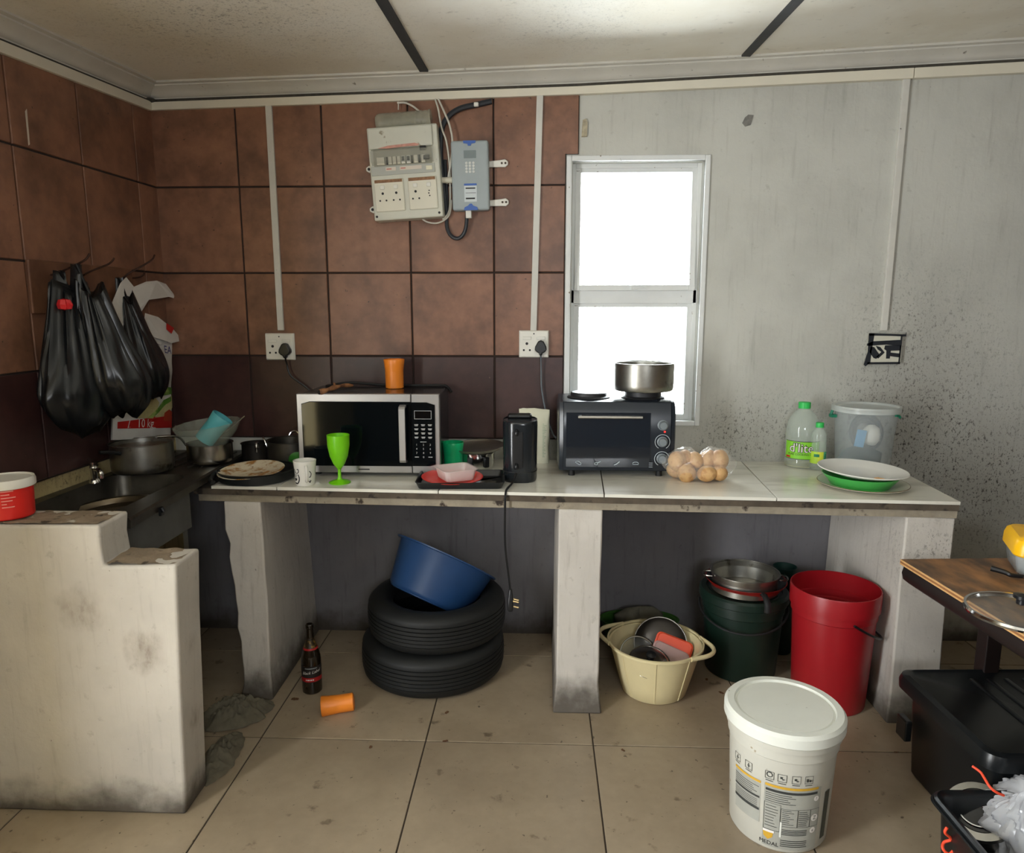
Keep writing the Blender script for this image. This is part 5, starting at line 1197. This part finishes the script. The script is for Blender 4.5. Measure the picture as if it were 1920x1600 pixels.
def lid(name, label, loc, rot, r, mat, rimmat=None, glass=False):
    t = thing(name, label, 'lid', loc, rot)
    mm = M(); mm.lathe([(0, .022), (r*.4, .020), (r*.8, .011), (r*.98, .002), (r, .0), (r*.98, -.001), (r*.8, .008), (r*.4, .017), (0, .019)], 44); obj('disc', mm, mat, t)
    mm = M(); mm.tube([(r*math.cos(2*PI*i/48), r*math.sin(2*PI*i/48), 0) for i in range(48)], .0032, 6, closed=True); obj('rim', mm, rimmat or STEEL, t)
    mm = M(); mm.lathe([(0, .018), (.008, .02), (.008, .032), (.018, .036), (.018, .044), (0, .048)], 18); obj('knob', mm, BLACK, t)
    return t
CG = pm('lid_glass', rgb(150, 154, 150), .05, alpha=.14, spec=.6)
lid('pan_lid', 'large dark pot lid standing at the back of the cream tub', (.495, -.40, .155), (R(68), 0, R(-14)), .105, LIDG)
lid('pan_lid', 'clear glass pot lid leaning at the left inside the cream tub', (.400, -.455, .130), (R(55), 0, R(12)), .075, CG)
lid('pan_lid', 'steel-rimmed pot lid lying flat near the front of the cream tub', (.430, -.545, .152), (R(22), R(4), 0), .078, STEEL)
m = M(); O3 = rrect(.15, .10, .02, 4); m.loft([[(x*s_, y*s_, z_) for x, y in O3] for s_, z_ in ((1, 0), (1, .004), (.93, .006), (.9, .012), (.05, .012))])
tag(obj('box_lid', m, pm('orange_red_plastic', rgb(214, 74, 40), .4), loc=(.535, -.445, .155), rot=(R(60), R(18), R(-10)), smooth=40), 'orange-red rectangular box lid inside the cream tub', 'lid')
m = M(); m.loft([[(x*s_, y*s_, z_) for x, y in O3] for s_, z_ in ((1, 0), (1, .004), (.93, .006), (.9, .012), (.05, .012))])
tag(obj('box_lid', m, pm('pale_pink_clear', rgb(196, 168, 164), .3, alpha=.6), loc=(.515, -.485, .135), rot=(R(52), R(22), R(-8)), smooth=40), 'translucent pinkish box lid in front of the orange one', 'lid')
# something green and a dark thing behind the tub
m = M(); m.lathe(wall_profile([(.07, 0), (.08, .02), (.095, .125), (.100, .127), (.101, .132)], .003), 56, sx=1.75)
tag(obj('green_basin', m, pm('leaf_green_plastic', rgb(48, 88, 28), .5), loc=(.45, -.112, .0005), rot=(0, 0, 0)), 'green plastic basin pushed to the wall behind the cream tub', 'basin')
m = M(); m.lathe([(0, 0), (.05, 0), (.09, .03), (.1, .07), (.06, .1), (0, .105)], 28, fn=lambda p, a, r, z: (p[0]*(1+.2*math.sin(a*3)), p[1]*.62, p[2]*(1+.2*math.sin(a*2+1))))
tag(obj('grey_cloth', m, pm('grey_olive_cloth', rgb(96, 92, 78), .9, var=.3, vs=20), loc=(.45, -.112, .065), smooth=80), 'heaped grey cloth in the green basin behind the cream tub', 'cloth')
# buckets
def bucket(name, label, loc, rb, rt_, h_, mat, lipz=.05, rot=0, lid_=None, cat='bucket', open_=True, lid_mat=None, lug_a=(), bail=None, bailmat=None):
    t = thing(name, label, cat, loc, rot)
    def r_at(z): return lerp(rb, rt_, z/h_)
    prof = [(rb*.97, 0), (rb, .006), (r_at(h_-lipz-.03), h_-lipz-.03), (r_at(h_-lipz-.03)+.005, h_-lipz-.026), (rt_, h_-lipz), (rt_+.007, h_-lipz+.003), (rt_+.008, h_-.006), (rt_+.006, h_)]
    mm = M(); mm.lathe(wall_profile(prof, .003), 64); obj('body', mm, mat, t)
    if lid_:
        mm = M(); R0 = rt_+.012
        mm.lathe([(0, h_-.006), (R0-.04, h_-.006), (R0-.012, h_-.004), (R0-.003, h_-.006), (R0-.002, h_-.032), (R0, h_-.033), (R0+.003, h_-.03), (R0+.003, h_-.004), (R0-.005, h_+.005), (R0-.024, h_+.005), (R0-.027, h_-.002), (R0-.031, h_-.002), (R0-.034, h_+.001), (0, h_+.001)], 64); obj('lid', mm, lid_mat or mat, t)
    for a in lug_a:
        mm = M(); mm.lathe([(0, 0), (.014, 0), (.012, .012), (.007, .014), (.006, .022), (0, .023)], 14, T=Matrix.Rotation(a, 4, 'Z') @ Matrix.Translation((r_at(h_-lipz-.03)-.001, 0, h_-lipz-.035)) @ Matrix.Rotation(R(90), 4, 'Y')); obj('handle_lug', mm, mat, t)
    if bail is not None:
        a0, drop = bail; mm = M(); pts = []
        for i in range(25):
            q = a0+PI*i/24; s_ = math.sin(PI*i/24); rr = rt_+.012+.004*s_
            pts.append((rr*math.cos(q), rr*math.sin(q), h_-lipz-.012-drop*s_))
        mm.tube(pts, .0045, 8); obj('bail_handle', mm, bailmat or BLACK, t)
    return t
DGREEN = pm('bottle_green_plastic', rgb(16, 36, 28), .4, var=.1, vs=10)
bucket('plastic_bucket', 'dark green plastic bucket under the counter carrying a red pan and steel pot', (.850, -.285, .0005), .142, .163, .35, DGREEN, lid_=True, bail=(R(165), .06), bailmat=BLACKM)
rp = thing('red_pan', 'red frying pan sitting on the dark green bucket', 'frying pan', (.848, -.31, .358), R(-82))
m = M(); m.lathe(wall_profile([(.11, 0), (.13, .01), (.158, .046), (.160, .048)], .003), 56); obj('body', m, pm('red_enamel', rgb(140, 26, 22), .3), rp)
m = M(); m.lathe([(0, .0035), (.108, .0035), (.128, .012), (.154, .046), (.1545, .0465), (.127, .0125), (.107, .0042), (0, .0042)], 56); obj('coating', m, MATS['nonstick_black'], rp)
m = M(); m.tube([(.150, 0, .040), (.175, .0, .040), (.20, .0, .020), (.205, 0, -.012)], lambda t: .011+.003*t, 10, smooth=4, flat=.7); obj('handle', m, BLACKM, rp)
ap2 = thing('steamer_pot', 'shiny aluminium two-handled pot stacked on the red pan', 'pot', (.838, -.325, .3635))
m = M(); m.lathe(wall_profile([(.115, 0), (.122, .004), (.132, .075), (.137, .076), (.137, .079)], .003), 56); obj('body', m, ALU, ap2)
for a in (R(172), R(-8)):
    m = M(); ca, sa = math.cos(a), math.sin(a); pts = []
    for k in range(9):
        q = PI*k/8; u = .130+.036*math.sin(q)**.6; w_ = .030*math.cos(q); pts.append((u*ca-w_*sa, u*sa+w_*ca, .058))
    m.tube(pts, .0042, 8); obj('handle', m, STEEL, ap2)
q_ = ony(1472, 1062, -.13)
m = M(); m.lathe(wall_profile([(.043, 0), (.047, .006), (.0485, q_.z-.01), (.050, q_.z-.004), (.050, q_.z)], .002), 36)
tag(obj('dark_canister', m, pm('dark_green_canister', rgb(24, 52, 46), .35), loc=(q_.x, -.13, .0005)), 'tall dark green canister standing behind the aluminium pot and bucket', 'canister')
REDB = pm('crimson_plastic', rgb(152, 21, 29), .38, var=.05, vs=8)
rb_ = bucket('plastic_bucket', 'tall crimson plastic bucket with black handle next to the right pier', (1.122, -.515, .0005), .132, .152, .46, REDB, lipz=.075, bail=(R(-88), .10), bailmat=BLACK)
# white paint bucket
WB = pm('white_pail_plastic', rgb(196, 194, 182), .4, var=.08, vs=6, spots=[(rgb(150, 134, 104), 26, .68, .06), (rgb(96, 84, 66), 70, .73, .04)])
LIDW = pm('bleached_lid', rgb(226, 228, 218), .4, var=.05, vs=8, spots=[(rgb(70, 62, 50), 55, .72, .03)])
wp = bucket('paint_pail', 'white lidded paint pail with printed label standing on the floor', (.709, -1.195, .0005), .134, .150, .365, WB, lipz=.055, lid_=True, lid_mat=LIDW, lug_a=(R(8),))
aW = math.atan2(CAM.y+1.195, CAM.x-.709)   # direction in which the printed side faces
aW += R(6)
def fW(lift=.0012):
    def f(p):
        z = p.y; rr = lerp(.134, .150, z/.365)+lift; a = aW+p.x/.142
        return Vector((rr*math.cos(a), rr*math.sin(a), z))
    return f
GPR = pm('grey_print', rgb(164, 164, 154), .6, var=.12, vs=10); DPR = pm('dark_print', rgb(52, 54, 52), .6); YPR = pm('amber_print', rgb(204, 160, 52), .5)
def art(name, rects, mat, lift):
    for (x0, x1, z0, z1) in rects:
        mm = M(); wraprect(mm, x0, x1, z0, z1, fW(lift)); obj(name, mm, mat, wp, smooth=60, recalc=False)
art('label_field', [(-.052, .105, .012, .205), (-.150, -.062, .075, .195)], GPR, .0008)
art('heading_bar', [(-.048, .092, .186, .1935)], DPR, .0016); art('amber_line', [(-.050, .094, .200, .2075), (-.150, -.062, .198, .205)], YPR, .0016)
art('side_bar', [(-.150, -.064, .150, .156), (-.150, -.064, .112, .119)], DPR, .0016)
art('dark_panel', [(.125, .148, .03, .18)], pm('faded_dark_panel', rgb(74, 76, 66), .6, var=.3, vs=20), .0012)
for i, x in enumerate((-.142, -.100, -.040, -.008, .028, .062)):
    m = M(); f = fW(.0014); s_ = .011
    for a, b in (((-s_, -s_), (s_, -s_)), ((s_, -s_), (s_, s_)), ((s_, s_), (-s_, s_)), ((-s_, s_), (-s_, -s_))):
        x0, x1 = sorted((a[0], b[0])); z0, z1 = sorted((a[1], b[1])); wraprect(m, x+x0-.0006, x+x1+.0006, .233+z0-.0006, .233+z1+.0006, f, n=3)
    if i == 2: m.tube([f(Vector((x+.007*math.cos(q), .235+.007*math.sin(q), 0))) for q in [R(20*k) for k in range(18)]], .0011, 5, closed=True)
    elif i == 5: wraprect(m, x-.007, x-.001, .227, .237, f, n=2); wraprect(m, x+.001, x+.006, .227, .233, f, n=2)
    elif i in (0, 1): wraprect(m, x-.001, x+.0015, .226, .240, f, n=2); wraprect(m, x-.004, x+.005, .231, .233, f, n=2)
    else: wraprect(m, x-.005, x+.001, .231, .237, f, n=2); wraprect(m, x, x+.006, .228, .231, f, n=2)
    obj('icon', m, DPR, wp, smooth=0, recalc=False)
    m = M(); wraprect(m, x-.010, x+.010, .2155, .2175, fW(.0014)); obj('icon_caption', m, DPR, wp, smooth=0, recalc=False)
for i in range(5): art('text_line', [(-.048, .02+.012*math.sin(i*2), .1795-i*.0062, .1812-i*.0062)], DPR, .0016)
for (x0, x1, z0, z1) in ((-.050, -.006, .065, .150), (-.006, .040, .085, .140), (.040, .076, .085, .140), (.076, .104, .085, .140)):
    m = M(); f = fW(.0016)
    wraprect(m, x0, x1, z0, z0+.001, f); wraprect(m, x0, x1, z1-.001, z1, f); wraprect(m, x0, x0+.001, z0, z1, f, n=1); wraprect(m, x1-.001, x1, z0, z1, f, n=1); obj('table_box', m, DPR, wp, smooth=0, recalc=False)
for k in range(8):
    art('text_line', [(-.046, -.018+.006*math.sin(k), .140-k*.009, .1416-k*.009), (-.002, .022+.008*math.sin(k*2), .134-k*.006, .1354-k*.006), (.043, .070-.004*math.cos(k), .132-k*.006, .1338-k*.006)], DPR, .0017)
for k in range(4): art('text_line', [(.0, .07, .074-k*.005, .0762-k*.005), (-.002, .072+.004*math.sin(k*3), .040-k*.006, .0424-k*.006)], DPR, .0017)
for k in range(5): art('text_line', [(-.150, -.066-.02*abs(math.sin(k*2.0)), .184-k*.0062, .1856-k*.0062), (-.150, -.070, .142-k*.0055, .1434-k*.0055)], DPR, .0017)
m = M(); m.prism(circ(.007, 20), 0, .0001); m = M(); f = fW(.0018)
for (x, z, r_) in ((.090, .172, .008), (.088, .073, .009), (.090, .112, .011)):
    m = M(); q = circ(r_, 20); m.add([f(Vector((x+a, z+b, 0))) for a, b in q], [tuple(range(20))]); obj('white_symbol', m, WPR, wp, smooth=0, recalc=False)
    m = M(); m.text('?' if z > .15 else ('e' if z < .1 else 'Z'), r_*1.5, None, fn=lambda p: fW(.0022)(Vector((x+p.x, z+p.y, 0)))); obj('symbol', m, DPR, wp, smooth=0, recalc=False)
m = M(); q = [(-.014, .010), (.014, .010), (.012, -.004), (.0, -.013), (-.012, -.004)]; m.add([f(Vector((-.036+a, .047+b, 0))) for a, b in q], [tuple(range(5))]); obj('shield_logo', m, YPR, wp, smooth=0, recalc=False)
m = M(); wraprect(m, -.050, -.020, .057, .064, fW(.002)); obj('shield_ribbon', m, WPR, wp, smooth=0, recalc=False)
m = M(); m.text('MEDAL', .017, None, fn=lambda p: fW(.0020)(Vector((-.033+p.x, .023+p.y, 0)))); obj('lettering', m, INK, wp, smooth=0, recalc=False)
m = M(); wraprect(m, -.006, -.001, .050, .098, fW(.0022), n=2, k=6); obj('paint_drip', m, LIDW, wp, smooth=0, recalc=False)
# rag on the floor
RAG = pm('grey_rag', rgb(104, 98, 82), .95, var=.3, vs=24)
def rag(cx_, cy_, w_, h_, a, s_, amp=.062):
    def f(u, v):
        q = 2*PI*u; rr = v*(1+.22*mnoise.noise(Vector((math.cos(q)*1.6, math.sin(q)*1.6, s_)))+.10*mnoise.noise(Vector((math.cos(q)*5, math.sin(q)*5, s_))))
        x = w_*.5*rr*math.cos(q); y = h_*.5*rr*math.sin(q)
        ridge = 1-abs(mnoise.noise(Vector((x*18+s_, y*34, s_))))*2.2; ridge2 = 1-abs(mnoise.noise(Vector((x*52, y*40+s_, 3))))*2.2
        z = .003+amp*(1-v**2.2)*(.35+.5*max(0, ridge)+.28*max(0, ridge2))+.004*(1-v)
        return (cx_+x*math.cos(a)-y*math.sin(a), cy_+x*math.sin(a)+y*math.cos(a), z)
    return f
m = M(); g1 = onz(462, 1335, 0); m.grid(rag(g1.x-.03, g1.y-.02, .25, .20, .35, 2.2), 96, 30, closed_u=True); tag(obj('floor_rag', m, RAG, smooth=80, recalc=False), 'crumpled grey rag on the floor at the foot of the left pier', 'rag', 'dirty rags on the floor')
m = M(); g2 = onz(424, 1420, 0); m.grid(rag(g2.x-.015, g2.y, .12, .27, .1, 6.4, .042), 80, 24, closed_u=True); tag(obj('floor_rag', m, RAG, smooth=80, recalc=False), 'flattened dirty rag on the floor beside the half wall', 'rag', 'dirty rags on the floor')
# ================================================================== TABLE AND BOXES AT THE RIGHT
tb = thing('work_table', 'worn plywood table with dark rail at the right edge of the room', 'table', (1.16, -.885, 0), R(4.0))
PLY = pm('worn_plywood', rgb(168, 118, 70), .5, c2=rgb(70, 54, 42), c2amt=.47, c2s=5.5, c2w=.14, var=.3, vs=14, spots=[(rgb(38, 32, 28), 12, .62, .08)], stretch=(1, .45, 1))
PLYE = pm('plywood_edge', rgb(196, 146, 92), .6, var=.2, vs=40, stretch=(1, .1, 6))
m = M(); m.box(0, .85, -1.25, 0, .682, .700); obj('plywood_top', m, PLY, tb, smooth=0, bevel=.0015)
for k, c_ in enumerate((rgb(206, 160, 104), rgb(150, 98, 56), rgb(206, 160, 104))):
    m = M(); m.box(-.002, .0, -1.25, 0, .683+k*.0055, .688+k*.0055); obj('ply_layer', m, pm('ply_layer_%d' % (k % 2), c_, .6, var=.15, vs=30), tb, smooth=0)
DKW = pm('dark_stained_wood', rgb(30, 20, 18), .5, var=.3, vs=12)
m = M(); pr = [(-.06, .68), (-.06, .655), (-.045, .632), (-.015, .618), (.02, .618), (.03, .64), (.03, .68)]
m.loft([[(x+.035, y, z) for x, z in ((-.03, .681), (-.036, .66), (-.03, .638), (-.01, .622), (.02, .622), (.02, .681))] for y in (-.012, -1.2)]); obj('rail', m, DKW, tb, smooth=40)
m = M(); m.loft([[(x, y, z) for y, z in ((-.01, .681), (-.014, .65), (-.03, .63), (-.05, .63), (-.05, .681))] for x in (.03, .83)]); obj('rail', m, DKW, tb, smooth=40)
for x, y in ((.30, -.028), (.80, -.028), (.06, -1.20), (.80, -1.20)):
    m = M(); m.box(x-.025, x+.025, y-.025, y+.025, 0, .682); obj('leg', m, DKW, tb, smooth=0, bevel=.003)
m = M(); m.box(.30, .80, -.045, -.015, .12, .18); obj('stretcher', m, DKW, tb, smooth=0, bevel=.003)
ZT = .7005
# glass lid on the table
gl_ = onz(1895, 1148, ZT+.012)
t = thing('glass_pan_lid', 'round glass pan lid with steel rim lying on the plywood table', 'lid', (gl_.x+.035, gl_.y+.012, ZT), 0)
m = M(); r_ = .128; m.lathe([(0, .030), (r_*.4, .028), (r_*.8, .020), (r_*.97, .011), (r_*.97, .009), (r_*.8, .017), (r_*.4, .025), (0, .027)], 56); obj('glass', m, CG, t)
m = M(); m.lathe([(r_*.95, .012), (r_, .012), (r_+.003, .006), (r_+.001, 0), (r_-.006, 0), (r_-.004, .008), (r_*.95, .010)], 64, ring=True); obj('rim', m, CHROME, t)
m = M(); m.lathe([(0, .028), (.014, .03), (.014, .042), (.022, .046), (.022, .054), (0, .058)], 20); obj('knob', m, BLACK, t)
# yellow container
yc = onz(1884, 1078, ZT)
yb = thing('yellow_box', 'yellow-lidded clear plastic box at the right edge of the table', 'container', (1.575, -.985, ZT), R(-22))
O4 = rrect(.26, .20, .035, 6)
m = M(); m.loft([[(x*s_, y*s_, z_) for x, y in O4] for s_, z_ in ((.86, .0), (.90, .006), (.97, .068), (.95, .068), (.88, .01), (.05, .008))]); obj('box', m, pm('clear_box', rgb(200, 206, 206), .12, alpha=.45), yb)
m = M(); m.loft([[(x*s_, y*s_, z_) for x, y in O4] for s_, z_ in ((1.0, .060), (1.02, .064), (1.01, .092), (.97, .108), (.9, .115), (.05, .117))]); obj('lid', m, pm('yellow_plastic', rgb(250, 190, 14), .35), yb)
# knife / spoon handle beneath
k0 = onz(1858, 1066, ZT+.02); k1 = onz(1880, 1078, ZT+.012)
sp_ = thing('ladle', 'black-handled spoon lying beside the yellow-lidded box', 'spoon', k0)
m = M(); m.tube([(0, 0, 0), (.028, -.022, -.004), (.040, -.030, -.009), (.075, -.032, -.012)], lambda t: .009-.003*t, 8, smooth=4); obj('handle', m, BLACK, sp_)
m = M(); m.tube([(.072, -.032, -.012), (.088, -.05, -.012), (.105, -.085, -.014), (.115, -.11, -.014)], lambda t: .005+.010*t*(1.3-t), 10, smooth=4, flat=.3); obj('bowl', m, STEEL, sp_)
# black lidded crate
CRATE = pm('black_crate', rgb(18, 21, 23), .33, var=.1, vs=10)
bc = thing('storage_crate', 'black lidded plastic storage crate under the plywood table', 'crate', (1.172, -.92, .0005), R(2.5))
m = M(); m.loft([[(.27+x*s_, -.22+y*s_, z_) for x, y in rrect(.50, .41, .03, 5)] for s_, z_ in ((.90, 0), (.93, .01), (.985, .27), (1.0, .30))]); obj('body', m, CRATE, bc)
m = M(); LO = rrect(.56, .47, .045, 6); m.loft([[(.27+x*s_, -.22+y*s_, z_) for x, y in LO] for s_, z_ in ((.96, .285), (1.0, .29), (1.005, .315), (.985, .332), (.93, .338), (.89, .330), (.05, .330))]); ldo = obj('lid', m, CRATE, bc, smooth=50)
for k in range(5):
    m = M(); x = .20+k*.055; m.tube([(x, -.05, .331), (x, -.38, .331)], .009, 8, flat=.5); obj('lid_rib', m, CRATE, ldo)
m = M(); m.box(.00, .022, -.06, -.005, .12, .19); obj('latch', m, CRATE, bc, bevel=.004)
# open crate with pot, bag, string
oc_ = thing('storage_crate', 'open black plastic crate of odds and ends at the bottom right corner', 'crate', (1.012, -1.425, .0005), R(1.5))
CO = rrect(.60, .44, .04, 6)
def co(s_, z_): return [(.29+x*s_, -.215+y*s_, z_) for x, y in CO]
m = M(); m.loft([co(.86, 0), co(.90, .01), co(.955, .245), co(1.0, .255), co(1.005, .272), co(.985, .276), co(.95, .272), co(.93, .26), co(.87, .02), co(.05, .018)]); obj('tub', m, CRATE, oc_, smooth=45)
m = M(); m.tube([(*co(1.012, .262)[i][:2], .262) for i in range(len(CO))], .004, 6, closed=True); obj('rim_bead', m, CRATE, oc_)
q_ = onz(1836, 1522, .225)
ip = thing('steel_pot', 'steel-rimmed pot with dark glass lid lying tilted in the open black crate', 'pot', (q_.x, q_.y, .225), (R(20), R(-24), 0))
m = M(); m.lathe([(0, -.07), (.062, -.07), (.072, -.06), (.076, -.008), (.080, -.002), (.076, .004), (.058, .006), (.056, .002), (0, .002)], 48); obj('body', m, STEEL, ip)
m = M(); m.lathe([(0, .014), (.03, .012), (.056, .0065), (.057, .004), (0, .004)], 40); obj('lid_glass', m, pm('dark_lid_glass', rgb(30, 30, 30), .06), ip)
m = M(); m.tube([(.046*math.cos(2*PI*i/40), .046*math.sin(2*PI*i/40), .0105) for i in range(40)], .003, 6, closed=True); obj('lid_ring', m, CHROME, ip)
PLB = pm('milky_polythene', rgb(236, 238, 242), .15, alpha=.5, bump=.4, bs=20)
m = M()
def pbag(u, v):
    a = 2*PI*u; t = v*PI; r_ = math.sin(t)**.7*(1+.35*mnoise.noise(Vector((math.cos(a)*2, math.sin(a)*2, v*4)))+.30*abs(mnoise.noise(Vector((math.cos(a)*6, math.sin(a)*6, v*9))))+.06*abs(mnoise.noise(Vector((math.cos(a)*14, math.sin(a)*14, v*20)))))
    z_ = .10-.10*math.cos(t)+.07*max(0, v-.6)*(1+math.sin(a*2))
    return (.105*r_*math.cos(a)-.03*v, .12*r_*math.sin(a), z_)
m.grid(pbag, 120, 70, closed_u=True); tag(obj('polythene_bag', m, PLB, loc=(onz(1950, 1560, .2).x, onz(1950, 1560, .2).y, .085), smooth=28), 'crumpled milky plastic bag in the open black crate', 'bag')
ORW = pm('orange_red_string', rgb(232, 74, 40), .6)
ws = [onz(x, y, z) for x, y, z in ((1823, 1437, .33), (1838, 1448, .325), (1846, 1460, .318), (1856, 1476, .308), (1868, 1486, .300), (1882, 1492, .29))]
m = M(); m.tube(ws, .0032, 8, smooth=6); tag(obj('red_wire', m, ORW), 'red wire curling up out of the open black crate', 'wire')
ws = [onz(x, y, z) for x, y, z in ((1776, 1552, .235), (1772, 1562, .22), (1784, 1574, .20), (1770, 1580, .185), (1768, 1592, .175), (1780, 1602, .165), (1790, 1590, .18), (1784, 1576, .19), (1792, 1600, .16))]
m = M(); m.tube(ws, .0036, 8, smooth=6); tag(obj('orange_string', m, ORW), 'looped orange string hanging on the outside of the open crate', 'string')
# small debris on the floor
LIT = ['dry brown leaf scrap on the floor left of the tipped orange tumbler', 'brown crumb on the floor in front of the tyres', 'brown crumb on the floor joint in front of the middle pier', 'tiny pale crumb on the floor by the black lidded crate', 'brown scrap on the floor right of the cream tub', 'brown scrap on the floor behind the white paint pail', 'dark crumb where two floor joints cross in front of the tyres', 'small crumb on the floor in front of the tipped orange tumbler']
DEB = pm('dry_leaf', rgb(96, 66, 40), .9)
for i, (x, y, s_) in enumerate(((553, 1312, .018), (838, 1337, .012), (1168, 1408, .010), (1680, 1412, .008), (1325, 1275, .012), (1352, 1300, .014), (835, 1391, .012), (695, 1402, .010))):
    p = onz(x, y, .0); m = M(); m.grid(lambda u, v: ((u-.5)*s_*1.6, (v-.5)*s_*(1-.8*abs(u-.5)), .0012+.004*abs(mnoise.noise(Vector((u*4+i, v*4, 1))))), 6, 4)
    tag(obj('floor_crumb', m, DEB, loc=(p.x, p.y, .0005), rot=(0, 0, i*1.1), smooth=60, recalc=False), LIT[i], 'litter', 'litter scraps on the floor')
